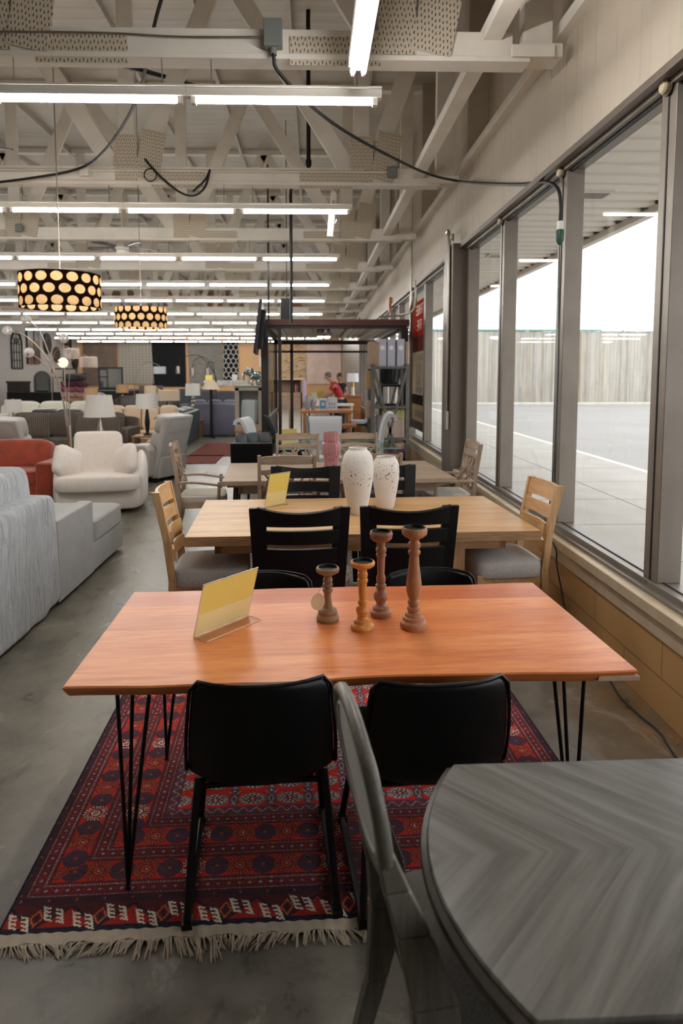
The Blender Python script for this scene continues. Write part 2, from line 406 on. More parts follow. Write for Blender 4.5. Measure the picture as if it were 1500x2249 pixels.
# canopy over the sidewalk
cn = thing('canopy', 'white ribbed canopy soffit over the sidewalk outside the windows', 'canopy', (0, 0, 0))
so = MB(); y_ = -3.0
while y_ < 41:
    so.box(2.0, 3.56, y_, y_+.17, 3.500, 3.53); so.box(2.0, 3.56, y_+.17, y_+.3, 3.528, 3.55)
    so.add([(2.0,y_+.17,3.5),(3.56,y_+.17,3.5),(3.56,y_+.20,3.528),(2.0,y_+.20,3.528)], [(0,3,2,1)]); y_ += .3
so.build('soffit', M_soffit, cn, ang=20)
fa = MB(); fa.box(3.56, 3.66, -12, 41.5, 3.42, 3.9); fa.build('fascia', M_white, cn)
dr = MB(); y_ = -3.0
while y_ < 30: dr.box(3.535, 3.562, y_+.18, y_+.29, 3.49, 3.527); y_ += .3
dr.build('vent_slot', M_gasket, cn)
for i, y_ in enumerate((5.55, 8.9, 12.2)):
    l_ = thing('soffit_light', ['recessed slot in the canopy soffit outside the second window from the right', 'tan square recessed light in the canopy soffit', 'recessed canopy light farthest down the sidewalk'][i], 'light', (2.75, y_+1, 3.49))
    MB().box(-.16, .16, -.12, .12, -.012, .01).build('rim', M_white, l_); MB().box(-.12, .12, -.09, .09, -.016, -.005).build('lens', plain('tan lens', 'a88a68', .5) if i == 1 else M_aludark, l_)
# utility tower far away
tw = MB()
for s_ in (-1, 1): tw.bar((s_*.9, 0, 0), (s_*.25, 0, 19), .12, .12); tw.bar((0, s_*.9, 0), (0, s_*.25, 19), .12, .12)
for z_ in (8, 12.6, 16.5, 17.6): tw.bar((-2.6 if z_ < 16 else -1.4, 0, z_), (2.6 if z_ < 16 else 1.4, 0, z_), .14, .14)
for z_ in range(0, 19, 2):
    tw.bar((-.9+.035*z_, 0, z_), (.8-.035*z_, 0, z_+2), .08, .08)
tw.build('utility_tower', plain('faded steel', 'c9c9cc', .7), loc=(58, 150, -.1)); tag(bpy.data.objects['utility_tower'], 'faint lattice power pylon standing beyond the wooden fence', 'tower')
# parked car, mostly hidden
cr = thing('car', 'silver grey car parked in the lot, cut off by the right edge of the photo', 'car', (22.3, 33.0, -.14), R(180))
body = MB(); prof = [(-2.2,.35),(-2.25,.75),(-1.9,.95),(-1.0,1.02),(-.5,1.42),(.9,1.45),(1.5,1.05),(2.15,.9),(2.2,.4)]
body.prism(prof, -.88, .88, 'y'); body.build('body', plain('silver car paint', '9aa6b2', .25, .5), cr, bev=.08, seg=3)
MB().prism([(-.85,1.04),(-.45,1.36),(.85,1.38),(1.3,1.06)], -.885, .885, 'y').build('side_window', plain('dark car glass', '20262c', .1), cr, bev=.02)
for x_ in (-1.4, 1.35):
    for y_ in (-.8, .8):
        MB().lathe([(.0,-.1),(.33,-.1),(.34,0),(.33,.1),(0,.1)], (0,0,0), 20, M=Matrix.Translation((x_, y_, .34)) @ Matrix.Rotation(R(90), 4, 'X')).build('wheel', M_gasket, cr)
# ================================================================ roof trusses
m, t, N, L, B = nt_new('perforated gusset plate')
v = tc(N, L); sp = N.new('ShaderNodeSeparateXYZ'); L.new(v, sp.inputs[0])
def mth(N, L, op, a, b=None, c=None):
    q = N.new('ShaderNodeMath'); q.operation = op
    for i, x in enumerate((a, b, c)):
        if x is None: continue
        if isinstance(x, (int, float)): q.inputs[i].default_value = x
        else: L.new(x, q.inputs[i])
    return q.outputs[0]
vv = mth(N, L, 'DIVIDE', sp.outputs[2], .040)
row = mth(N, L, 'FLOOR', vv)
uu = mth(N, L, 'ADD', mth(N, L, 'DIVIDE', sp.outputs[0], .026), mth(N, L, 'MULTIPLY', row, .37))
ucol = mth(N, L, 'FLOOR', uu)
vv2 = mth(N, L, 'FRACT', mth(N, L, 'ADD', vv, mth(N, L, 'MULTIPLY', mth(N, L, 'MODULO', ucol, 2), .22)))
mu_ = mth(N, L, 'LESS_THAN', mth(N, L, 'ABSOLUTE', mth(N, L, 'SUBTRACT', mth(N, L, 'FRACT', uu), .5)), .13)
mv_ = mth(N, L, 'LESS_THAN', mth(N, L, 'ABSOLUTE', mth(N, L, 'SUBTRACT', vv2, .5)), .25)
mk = mth(N, L, 'MULTIPLY', mu_, mv_)
L.new(mix(N, L, mk, 'cbbfac', '4a4137'), B.inputs['Base Color']); B.inputs['Roughness'].default_value = .6
M_perf = m

NODES = [.57 - 2.74*i for i in range(6)]
ZB, ZT = 3.885, 6.3
def make_truss(Y, label):
    t_ = thing('roof_truss', label, 'roof truss', (0, Y, 0), 0, 'white timber roof trusses'); t_['kind'] = 'structure'
    b = MB(); b.box(-14, 1.38, -.07, -.03, ZB+.03, ZB+.20); b.box(-14, 1.38, .03, .07, ZB+.03, ZB+.20); b.box(-14, 1.50, -.085, .085, ZB, ZB+.035)
    b.box(-14, 1.36, -.028, .028, ZB+.04, ZB+.17)
    b.build('bottom_chord', M_paint, t_, bev=.004)
    MB().box(-14, 1.9, -.07, .07, ZT, ZT+.15).build('top_chord', M_paint, t_)
    MB().box(1.42, 1.72, -.1, .1, ZB+.03, ZB+.12).box(1.36, 1.66, -.12, -.1, ZB+.02, ZB+.1).build('bearing_block', M_paint, t_, bev=.005)
    MB().box(1.46, 1.66, -.06, .06, ZB+.12, ZT+.1).build('end_post', M_paint, t_, bev=.004)
    MB().box(1.80, 2.05, -.15, .15, 4.19, 6.45).build('wall_stud', M_side2, t_, bev=.006)
    w = MB()
    for k, x in enumerate(NODES):
        for nm, (xa, xb) in (('web', (x+.12, x+1.12)), ('web', (x-.12, x-1.60))):
            if x > 0 and xb > x: xb = x+.95
            d = (xb-xa)/(ZT-ZB-.15)
            MB().bar((xa, 0, ZB+.15), (xb, 0, ZT+.03), .055, .20, (1, 0, 0)).build('web', M_paint, t_, bev=.003)
        MB().box(x-.08, x+.10, -.028, .028, ZB+.15, ZT).build('web', M_paint, t_, bev=.003)
    for k, x in enumerate(NODES):
        for dx, dz, wd, ht, rot in ((-.02, .10, .26, .52, 0), (.24, .11, .28, .56, .20), (.40 if k % 2 else -.62, -.08+.1, .62, .19, 0)):
            if (wd, k) not in PL:
                PL[wd, k] = MB().box(-wd/2 if rot else 0, wd/2 if rot else wd, -.006, 0, 0, ht).build('gusset_plate', M_perf, t_)
                o = PL[wd, k]
            else:
                o = PL[wd, k].copy(); COL.objects.link(o); o.parent = t_
            o.location = (x+dx-(0 if rot else .10), -.075-.004*bool(rot), ZB+dz-.06); o.rotation_euler = (0, rot, 0)
    return t_
PL = {}
ORD = ['first', 'second', 'third', 'fourth', 'fifth', 'sixth', 'seventh', 'eighth', 'ninth', 'tenth', 'eleventh', 'twelfth', 'thirteenth', 'fourteenth']
tr0 = make_truss(4.78, 'white painted timber roof truss nearest the camera, grey junction box on its chord')
for i in range(1, 11):
    dup(tr0, (0, 4.78+3.24*i, .06), 0, 'white painted timber roof truss, %s in line from the camera' % ORD[i])
br = MB(); br.box(1.17, 1.30, -2, 40, 4.03, 4.12)
tag(br.build('tie_beam', M_paint, bev=.004), 'long white timber running beside the window wall on the truss chords', 'beam', kind='structure')
pu = MB()
for x_ in np.arange(-13.5, 2, 1.2): pu.box(x_-.03, x_+.03, -6, 40, 6.34, 6.45)
tag(pu.build('roof_purlins', M_deck), 'lines of roof purlins under the roof deck', 'purlins', kind='structure')

# ================================================================ fluorescent strips
def fixture(loc, label, grp):
    f = thing('fluorescent_light', label, 'ceiling light', loc, 0, grp)
    h = MB(); h.box(-.667, .667, -.035, .035, .030, .090); h.box(-.667, .667, -.055, .055, .082, .096)
    h.box(-.64, -.605, -.025, .025, -.018, .04); h.box(.605, .64, -.025, .025, -.018, .04); h.box(-.635, .635, -.02, .045, .015, .036)
    h.build('housing', M_white, f, bev=.003)
    MB().tube([(-.60, -.012, 0), (.60, -.012, 0)], .016, 10).build('tube', M_tube, f)
    for x_ in (-.5, .5): MB().tube([(x_, 0, .09), (x_, 0, .30)], .004, 4).build('hanger', M_nickel, f)
    return f
ZL = 3.64
ends = [.47, .46, .45, .40, .36, .34, .32, .3, .3, .3, .3]
f0 = None
ZR = [3.605,3.635,3.635,3.635,3.645,3.585,3.555,3.52,3.54,3.52,3.5]
for k in range(0, 11):
    x = (ends[k] if k >= 0 else .47) - .66; n = 0
    while x > (-12.0 if k < 9 else -12.6):
        n += 1
        lab = 'fluorescent strip light, %s from the right end of the %s row from the camera' % (ORD[n-1], ORD[max(k, 0)])
        vis = (x+.6) > -690*(4.72+3.24*k)/1450 if k >= 0 else False
        loc = (x, 4.72+3.24*k, ZR[k] if k >= 0 else 3.6)
        if not f0: f0 = fixture(loc, lab, 'fluorescent strip lights under the trusses')
        else:
            o = dup(f0, loc, 0, lab)
        x -= 1.335
# the two-tube strip running away from the camera
f = thing('fluorescent_light', 'two-tube fluorescent strip running lengthwise, above the end of the nearest cross row', 'ceiling light', (.29, 3.15, 3.64))
MB().box(-.06, .06, -1.2, 1.2, .04, .11).box(-.03, .03, -1.2, 1.2, .02, .045).build('housing', M_white, f, bev=.003)
for s_ in (-.034, .034):
    MB().tube([(s_, -1.18, 0), (s_, 1.17, 0)], .0165, 10).build('tube', M_tube, f)
    MB().tube([(s_, 1.17, 0), (s_, 1.205, 0)], .014, 10).build('end_cap', M_nickel, f)
for y_ in (.9, -.9): MB().tube([(0, y_, .1), (0, y_, .4)], .004, 4).build('hanger', M_nickel, f)

# ================================================================ boxes, conduits, cables, pipes
jb = thing('junction_box', 'grey metal junction box on the nearest truss chord', 'junction box', (-.262, 4.66, 4.02))
M_greybox = plain('grey steel box', '7d8280', .5, .3)
MB().box(-.062, .062, -.05, .03, -.085, .09).build('box', M_greybox, jb, bev=.006)
MB().tube([(0, 0, -.085), (0, 0, -.13)], .024, 12).build('cable_gland', M_greybox, jb)
cb_ = spline([(-.265,4.66,4.0),(-.24,4.67,3.9),(-.228,4.70,3.84),(-.008,4.9,3.699),(.284,5.3,3.638),(.733,6.0,3.679),(1.5,7.45,3.97),(1.70,7.60,3.945),(1.775,6.52,3.61),(1.80,5.65,3.365),(1.82,5.14,3.255),(1.825,4.99,3.16),(1.815,4.96,3.03),(1.815,4.96,2.92)], 8)
cb_ = spline([(-.262,4.65,3.90),(-.258,4.65,3.87),(-.23,4.7,3.80),(-.018,4.9,3.664),(.263,5.3,3.619),(.701,6.0,3.655),(1.25,7.2,3.86),(1.68,7.75,3.95),(1.76,6.7,3.63),(1.78,5.75,3.36),(1.80,5.2,3.225),(1.81,4.96,3.11),(1.815,4.9,2.98),(1.815,4.9,2.86)], 8)
c_ = thing('power_cable', 'thick black cable swooping from the grey junction box to the window mullion', 'cable', (0,0,0))
MB().tube(cb_, .013, 8).build('cable', M_cable, c_)
MB().tube([(1.815,4.9,2.86),(1.815,4.9,2.80)], .024, 12).build('connector_band', M_white, c_)
MB().lathe([(.024,.0),(.03,-.01),(.028,-.08),(.012,-.11)], (1.815,4.9,2.80), 14).build('green_plug', plain('green plug', '1d4a3a', .5), c_)
cd = spline([(1.815,4.9,2.70),(1.82,4.9,2.3),(1.83,4.89,1.8),(1.825,4.9,1.2),(1.80,4.9,.8),(1.74,4.86,.60),(1.722,4.72,.565),(1.725,4.56,.50),(1.725,4.54,.40),(1.715,4.42,.27),(1.70,4.28,.15),(1.70,4.0,.02),(1.69,3.63,.012),(1.655,3.4,.012),(1.66,3.2,.012),(1.68,3.03,.012),(1.65,2.85,.012),(1.6,2.4,.012)], 8)
tag(MB().tube(cd, .0055, 6).build('extension_cord', plain('dark green cord', '26332f', .5)), 'thin dark extension cord dropping down the mullion and along the floor by the wall', 'cord')
tag(MB().tube(spline([(-1.10,5.2,4.6),(-1.205,5.3,4.377),(-1.476,6.0,4.27),(-1.833,6.8,4.249),(-2.292,7.5,4.153),(-2.688,7.84,4.076),(-3.26,7.85,3.97),(-4.2,7.85,3.85)], 8), .014, 8).build('hanging_cable', M_cable), 'black cable drooping down to the second truss on the left', 'cable')
tag(MB().tube(spline([(-1.92,7.86,4.2),(-1.849,7.86,4.113),(-1.706,7.86,3.967),(-1.527,7.86,3.83),(-1.371,7.86,3.79),(-1.239,7.86,3.893),(-1.178,7.86,4.09)], 8), .014, 8).tube(spline([(-1.178,7.86,4.09),(-1.24,7.86,3.97),(-1.38,7.86,3.84)], 6), .012, 8).tube(arc((-1.86, 7.85, 4.02), .07, 0, 2*PI, 20), .008, 6).build('cable_loop', M_cable), 'black cable coil hanging in a loop from the second truss', 'cable')
tag(MB().tube([(-8, 4.69, 4.03)] + spline([(-3,4.69,4.03),(-1.5,4.69,4.035),(-.9,4.69,4.015),(-.32,4.69,4.02)], 5), .008, 8).build('conduit', M_nickel), 'thin armoured conduit running to the junction box on the nearest truss', 'conduit')
tag(MB().tube([(-9, 7.90, 4.075), (.9, 7.90, 4.085)], .010, 8).tube([(-9, 7.91, 4.105), (.6, 7.91, 4.11)], .006, 6).build('conduit', M_paint), 'painted conduit along the chord of the second truss', 'conduit')
for x_, y_, z_, lb in ((.93, 7.89, 4.08, 'round grey junction box at the right end of the second truss'), (-2.62, 7.88, 4.07, 'pale square junction box left on the second truss'), (-4.77, 11.1, 4.1, 'grey junction box left on the third truss')):
    jb = thing('junction_box', lb, 'junction box', (x_, y_, z_)); MB().box(-.06,.06,-.03,.02,-.06,.07).build('box', M_greybox if x_ != -2.62 else M_paint, jb, bev=.02)
pp = thing('water_pipe', 'black vertical pipe hanging down from the roof in front of the brown kiosk', 'pipe', (0,0,0))
MB().tube([(-.05,9,6.45),(-.05,9,4.45)], .028, 12).build('upper_pipe', M_blackmetal, pp)
MB().tube([(-.05,9,4.56),(-.05,9,4.48)], .04, 12).build('coupling', M_blackmetal, pp)
MB().tube(spline([(-.05,9,4.47),(-.05,9.1,4.36),(-.2,9.3,4.34),(-.27,9.35,4.33),(-.3,9.4,4.25),(-.3,9.4,4.0)], 4) + [(-.3,9.4,2.45)], .022, 10).build('lower_pipe', M_blackmetal, pp)
tag(MB().tube([(-2.42,6.2,4.7),(-1.15,9.6,5.6)], .03, 10).build('sloping_pipe', M_blackmetal), 'black pipe sloping up between the first trusses on the left', 'pipe')
# conduits on the wall above the shelf
tag(MB().tube(spline([(1.76,11.9,4.0),(1.76,11.9,3.4),(1.75,11.9,2.95),(1.70,11.95,2.82),(1.5,12.0,2.78),(1.2,12.05,2.77)], 6), .018, 8).tube([(1.76,11.9,4.0),(1.76,11.9,5.2)], .012, 8).build('conduit', M_nickel), 'pale bent conduit coming down the wall onto the brown kiosk', 'conduit')
tag(MB().tube(spline([(1.77,11.5,3.35),(1.77,11.5,2.95),(1.72,11.6,2.82),(1.55,11.8,2.78)], 6), .018, 8).build('conduit', M_white), 'shiny white bent conduit beside the poster window', 'conduit')
tag(MB().tube(spline([(1.68,8.22,2.9),(1.68,8.25,3.45),(1.68,8.4,3.5)], 6), .02, 8).tube([(1.68,8.22,2.9),(1.68,8.22,1.25)], .02, 8).box(1.66,1.70,8.16,8.28,1.05,1.28).build('conduit', M_nickel), 'conduit with a steel box running down the dark window column', 'conduit')
for i, (x_, y_) in enumerate(((1.845, 4.98), (1.845, 6.55), (1.845, 3.52), (1.69, 8.06))):
    g_ = thing('light_socket', ['round cream socket at the top of the mullion with the hanging cable', 'round cream socket at the top of the third mullion', 'round cream socket at the top of the widest mullion', 'round cream socket at the head of the dark column'][i], 'socket', (x_, y_, 3.235 if i < 3 else 3.38), R(-90))
    MB().lathe([(0,0),(.035,0),(.038,.02),(.03,.03),(0,.032)], (0,0,0), 18, M=Matrix.Rotation(R(90), 4, 'X')).build('socket', plain('cream plastic', 'b9ad8e', .4), g_)
    MB().lathe([(0,-.005),(.048,-.005),(.048,.004),(0,.004)], (0,0,0), 18, M=Matrix.Rotation(R(90), 4, 'X')).build('socket_ring', M_aludark, g_)
# ceiling fans
def fan(loc, rz, label):
    f = thing('ceiling_fan', label, 'ceiling fan', loc, rz)
    MB().lathe([(0,.12),(.07,.12),(.12,.06),(.12,0),(.06,-.03),(0,-.03)], n=20).tube([(0,0,.12),(0,0,1.2)], .013, 8).build('motor', M_white, f)
    MB().lathe([(0,-.12),(.07,-.10),(.11,-.05),(.10,-.03),(0,-.03)], n=20).build('light_bowl', plain('opal bowl', 'e8e4da', .4), f)
    for k in range(5):
        a = 2*PI*k/5
        MB().prism([(.16,-.035),(.62,-.07),(.66,-.05),(.68,0),(.66,.05),(.62,.07),(.16,.035)], .02, .03, 'z', Matrix.Rotation(a, 4, 'Z') @ Matrix.Rotation(R(9), 4, 'X')).build('blade', plain('dark blade', '2a1f1a', .4) if 'dark blade' not in MT else MT['dark blade'], f)
fan((-3.45, 12.3, 4.0), .4, 'ceiling fan with dark blades among the trusses left of centre')
fan((-3.75, 7.0, 4.02), .15, 'ceiling fan with dark blades cut off by the left edge of the photo')

# ================================================================ drum pendants
def pendant(name, loc, rows, n, rad, h, label):
    m, t, N, L, B = nt_new('circle print shade ' + name); N.remove(B)
    v = tc(N, L); sp = N.new('ShaderNodeSeparateXYZ'); L.new(v, sp.inputs[0])
    an = mth(N, L, 'ARCTAN2', sp.outputs[1], sp.outputs[0])
    vv = mth(N, L, 'MULTIPLY_ADD', sp.outputs[2], rows/h, 0.05 if rows == 3 else .25)
    off = mth(N, L, 'MULTIPLY', mth(N, L, 'MODULO', mth(N, L, 'FLOOR', vv), 2), .5)
    uu = mth(N, L, 'ADD', mth(N, L, 'MULTIPLY_ADD', an, n/(2*PI), 100), off)
    du = mth(N, L, 'SUBTRACT', mth(N, L, 'FRACT', uu), .5); dv = mth(N, L, 'MULTIPLY', mth(N, L, 'SUBTRACT', mth(N, L, 'FRACT', vv), .5), .95)
    dist = mth(N, L, 'SQRT', mth(N, L, 'ADD', mth(N, L, 'MULTIPLY', du, du), mth(N, L, 'MULTIPLY', dv, dv)))
    mk = mth(N, L, 'LESS_THAN', dist, .385)
    d = N.new('ShaderNodeBsdfDiffuse'); tl = N.new('ShaderNodeBsdfTranslucent'); ms = N.new('ShaderNodeMixShader'); ms.inputs[0].default_value = .6
    c = mix(N, L, mk, '2b1d18', ramp(N, L, noise(N, L, v, 60, 3), [(.3, 'd9c3a0'), (.7, 'eadcc2')]))
    L.new(c, d.inputs[0]); L.new(c, tl.inputs[0]); L.new(d.outputs[0], ms.inputs[1]); L.new(tl.outputs[0], ms.inputs[2]); L.new(ms.outputs[0], N['Material Output'].inputs[0])
    p = thing('pendant_lamp', label, 'pendant lamp', loc)
    s = MB(); s.lathe([(rad, 0), (rad, h), (rad-.006, h), (rad-.006, 0), (rad, 0)], n=64, cap=False); s.build('shade', m, p)
    MB().lathe([(0, .02), (rad-.02, .02), (rad-.02, .025), (0, .025)], n=48).build('diffuser', glass('frosted diffuser ' + name, (.95,.85,.7)), p) if False else None
    MB().tube([(0,0,.15),(0,0,h+.05)], .02, 8).tube([(0,0,h+.05),(0,0,3.86)], .006, 6).tube([(-rad,0,h-.02),(rad,0,h-.02)], .004, 6).tube([(0,-rad,h-.02),(0,rad,h-.02)], .004, 6).build('stem', M_nickel, p)
    for k in range(6):
        a = PI*k/3+.3
        MB().tube([(0,0,.16),(.16*math.cos(a),.16*math.sin(a),.16)], .006, 6).tube([(.16*math.cos(a),.16*math.sin(a),.15),(.16*math.cos(a),.16*math.sin(a),.19)], .012, 8).build('arm', M_nickel, p)
        MB().sphere((.16*math.cos(a), .16*math.sin(a), .22), (.026,.026,.036), 10, 8).build('bulb', M_bulb, p)
M_bulb = emit('warm bulb', (1, .80, .60), 62)
pendant('large', (-2.61, 7.0, 2.42), 3, 17, .40, .345, 'large drum pendant with cream circles on dark brown, nearer and bigger of the two')
pendant('far', (-2.68, 10.5, 2.45), 2.5, 19, .40, .31, 'smaller looking drum pendant with cream circles on dark brown, farther of the two')

hk = thing('hook_rail', 'white slanted timber strip with wire hooks hanging below the second truss', 'rail', (.27, 8.16, 0))
MB().bar((.02,0,4.30),(-.06,0,3.40),.07,.03,(0,1,0)).build('strip', M_paint, hk)
for i in range(4): MB().tube(spline([(-.0-.018*i,-.02,4.0-.18*i),(.0-.018*i,-.05,3.95-.18*i),(.03-.018*i,-.05,3.90-.18*i),(.055-.018*i,-.05,3.95-.18*i)], 5), .005, 6).build('hook', M_nickel, hk)
wb = thing('wall_box', 'small orange and cream box high on the wall right of the kiosk beam', 'box', (1.78, 15.2, 3.15))
MB().box(-.05,.02,-.09,.09,0,.32).build('box', plain('orange cream enamel', 'b5754a', .5), wb, bev=.01)
# ================================================================ patterned red rug
def make_rug():
    W_, L_ = 2.12, 3.1
    ys = np.concatenate([np.arange(0, 1.3, .0038), np.arange(1.3, L_+.001, .0075)]); xs = np.linspace(0, W_, 540)
    X, Y = np.meshgrid((xs[:-1]+xs[1:])/2, (ys[:-1]+ys[1:])/2)
    def C(h): return np.array(lin(h)[:3])
    red, dred, maroon, navy, white, orange, purple, grey = map(C, ('cc2816', '94221a', '642426', '262030', 'dcd2c0', 'c4623a', '6a3e4c', 'a89c9c'))
    out = np.zeros(X.shape + (3,)); out[:] = red
    def put(mask, c): out[mask] = c
    dx = np.minimum(X, W_-X); dy = np.minimum(Y, L_-Y)
    tx = dx; ty = dy - .115
    isY = ty < tx
    t_ = np.where(isY, ty, tx); s_ = np.where(isY, X - W_/2, Y - L_/2)
    rng = np.random.default_rng(3)
    # field: rows of guls and purple stripes
    px, py = .152, .104
    fx = (X - W_/2)/px; fy = (Y - .62)/py
    cx = (fx - np.round(fx))*px; cyy = (fy - np.round(fy))*py
    g = np.sqrt((cx/.056)**2 + (cyy/.036)**2); an = np.arctan2(cyy/.036, cx/.056)
    put(g < 1, grey*.75); put(g < .88, purple)
    put((g < .86) & (g > .62) & (np.sin(an*14) > -.1), white*.85)
    put((g < .55) & (g > .35) & (np.sin(an*8+1) > 0), white*.7)
    put((g < .3) & (np.abs(cx) + np.abs(cyy) < .012), dred*1.5)
    put(g < .10, white)
    hx = (np.abs(cx) - px/2); 
    wv = .012 + .010*np.abs(np.cos(cyy/py*PI))**3
    st = np.abs(hx) < wv; put(st & ((np.round(fy) % 1) == 0), purple)
    put(st & (np.abs(np.abs(hx) - .006 - .004*np.cos(cyy*2*PI/py*2)) < .0024), grey)
    d2 = np.abs(hx)/.028 + np.abs(np.abs(cyy)-py/2)/.030
    put(d2 < 1, purple); put((d2 < 1) & (d2 > .75) & (np.sin(an*9) > 0), grey)
    put(d2 < .25, white*.8)
    # borders
    B_ = t_ < .46; put(B_, maroon)
    bands = [(0, .03, 'edge'), (.03, .085, 'dots'), (.085, .195, 'guls'), (.195, .25, 'dots'), (.25, .36, 'guls'), (.36, .415, 'dots'), (.415, .46, 'vine')]
    for a, b, kd in bands:
        m_ = (t_ >= a) & (t_ < b); q = t_ - (a+b)/2; wd = b-a
        if kd == 'edge':
            put(m_, navy*.8+maroon*.3); sp_ = (s_/.09) % 1
            put(m_ & (np.abs(q) < .005) & (np.abs(sp_-.5) < .04), orange*.6)
        if kd == 'dots':
            put(m_, maroon)
            ph = (s_/.036); cs = (ph-np.round(ph))*.036
            dm = np.abs(cs)/.010 + np.abs(q)/.009
            put(m_ & (dm < 1), purple*1.3); put(m_ & (dm < .5), grey)
            for e in (-.021, .021): put(m_ & (np.abs(q-e) < .0022) & (((s_/.0085) % 1) < .55), grey*.8)
            put(m_ & (np.abs(q) < .014) & (np.abs(np.abs(cs)-.018) < .0025), dred)
        if kd == 'guls':
            put(m_, red)
            ph = s_/.082; ix = np.round(ph).astype(int); cs = (ph-ix)*.082
            r_ = np.sqrt((cs/.040)**2 + (q/.040)**2); an2 = np.arctan2(q, cs)
            odd = (ix % 2) == 1; wh = (ix % 6) == 0
            bow = np.abs(q) > .040+.013*(np.abs(cs)/.041)
            put(m_ & (np.abs(q) > .046), maroon)
            put(m_ & odd & (r_ < 1.12), navy*.6+purple*.45); put(m_ & odd & (r_ < .15), orange*.7); 
            put(m_ & odd & (np.abs(cs) > .028) & (np.abs(q) < .018), navy*.6+purple*.45)
            ev = m_ & ~odd
            put(ev & (r_ < 1.2) & (r_ > .98), maroon)
            put(ev & (r_ < 1.18), maroon*.5+dred*.6)
            ray = (np.abs(((an2/(2*PI)*20) % 1)-.5) < .2) & (r_ > .6) & (r_ < 1.15) & (((r_*6) % 1) < .75)
            ring = (r_ > .28) & (r_ < .42)
            for sel, col in ((wh, white), (~wh, orange*.85)):
                put(ev & sel & (ray | ring), col)
            put(ev & (r_ < .12), white*.6)
        if kd == 'vine':
            put(m_, purple*.8); zz = np.abs(q - .012*np.sin(s_*2*PI/.05)); put(m_ & (zz < .003), grey*.9)
            put(m_ & (np.abs(((s_/.05) % 1)-.5) < .1) & (np.abs(q) < .006), orange*.8)
    # end panel with comb motifs
    for yy in (Y, L_-Y):
        e = yy < .115; put(e, maroon*.8)
        sx = X/.20; ix = np.floor(sx); u = (sx-ix)*.20; v = yy
        zig = np.abs(((X/.20) % 1)-.5)*2
        put(e & (yy > .02) & (yy < .105) & (zig*.085 + .02 > yy), dred*1.2)
        put(e & (yy > .02) & (yy < .105) & (np.abs(zig*.085+.02-yy) < .007), navy)
        put(e & (yy < .022), navy)
        for cx_, cy2, mir in ((.05, .045, 1), (.15, .072, -1)):
            for half in (-1, 1):
                ux = (u-cx_)*1.0 + .35*(v-cy2) - half*.027; uy = (v-cy2) + .25*(u-cx_)
                bar_ = (np.abs(ux) < .0038) & (np.abs(uy) < .026)
                teeth = (np.abs(((uy/.0145) % 1)-.5) < .27) & (ux*half > -.020) & (ux*half < 0) & (np.abs(uy) < .026)
                put(e & (bar_ | teeth), white)
        dd = np.abs(u-.10)/.022 + np.abs(v-.06)/.036
        put(e & (dd < 1) & (dd > .72), orange); put(e & (dd < .3), navy)
    put(dx < .008, navy*.6)
    out *= (1 + rng.normal(0, .10, X.shape))[..., None] * (1+.12*np.sin(Y*37+np.sin(X*9)))[..., None]
    out = np.clip(out, 0, 1)
    nx, ny = len(xs), len(ys)
    VX, VY = np.meshgrid(xs, ys)
    jit = rng.normal(0, .0007, VX.shape)
    co_ = np.stack([VX, VY, .012 + jit], -1).reshape(-1, 3)
    i = np.arange((nx-1)*(ny-1)); r0 = (i//(nx-1))*nx + i % (nx-1)
    q = np.stack([r0, r0+1, r0+nx+1, r0+nx], -1)
    me = bpy.data.meshes.new('rug_pile'); me.vertices.add(len(co_)); me.vertices.foreach_set('co', co_.ravel().astype(np.float32))
    me.loops.add(q.size); me.loops.foreach_set('vertex_index', q.ravel().astype(np.int32))
    me.polygons.add(len(q)); me.polygons.foreach_set('loop_start', (np.arange(len(q))*4).astype(np.int32))
    me.update(calc_edges=True)
    ca = me.color_attributes.new('pattern', 'FLOAT_COLOR', 'CORNER')
    col = np.repeat(np.concatenate([out.reshape(-1, 3), np.ones((out.size//3, 1))], 1), 4, axis=0)
    ca.data.foreach_set('color', col.ravel().astype(np.float32))
    m, t, N, L, B = nt_new('knotted wool pile'); at = N.new('ShaderNodeVertexColor'); at.layer_name = 'pattern'
    L.new(at.outputs[0], B.inputs['Base Color']); B.inputs['Roughness'].default_value = .95; B.inputs['Specular IOR Level'].default_value = .15
    B.inputs['Sheen Weight'].default_value = .1
    bump(N, L, B, noise(N, L, tc(N, L), 300, 2), .4, .003)
    me.materials.append(m)
    root = thing('patterned_rug', 'red and navy oriental rug with octagon medallions and cream fringe under the orange table', 'rug', (-.985, 1.935, 0), R(1.9))
    o = bpy.data.objects.new('pile', me); COL.objects.link(o); o.parent = root
    MB().box(0, W_, 0, L_, .001, .010).build('backing', plain('rug backing', '22181c', .9), root)
    fr = MB(); random.seed(5)
    M_fr = plain('cream fringe wool', 'cdbfaa', .9, var=.15, vs=30)
    fr.sheet(lambda u, v: Vector((u*W_, -.035*v - .006*v*math.sin(u*90) + .001, .010-.005*v + .002*math.sin(u*300))), 200, 3, .004)
    x = 0.0
    while x < W_:
        lean = .03*math.sin(x*13)+random.uniform(-.02, .02); ln = random.uniform(.02, .055)*(1+.7*max(0, math.sin(x*9+2.5)))
        for j in range(random.choice((2, 3, 4))):
            l2 = lean+random.uniform(-.012, .012); a = x+random.uniform(-.004, .004)
            fr.tube([(a, -.03, .006), (a+l2*.3+random.uniform(-.004,.004), -.035-ln*.4, .010+random.uniform(0,.006)), (a+l2*.8, -.035-ln*.8, .006), (a+l2, -.035-ln*random.uniform(.9,1.1), .003)], [.0022,.002,.0018,.001], 4, cap=False)
        x += random.uniform(.008, .014)
    fr.build('fringe', M_fr, root)
make_rug()

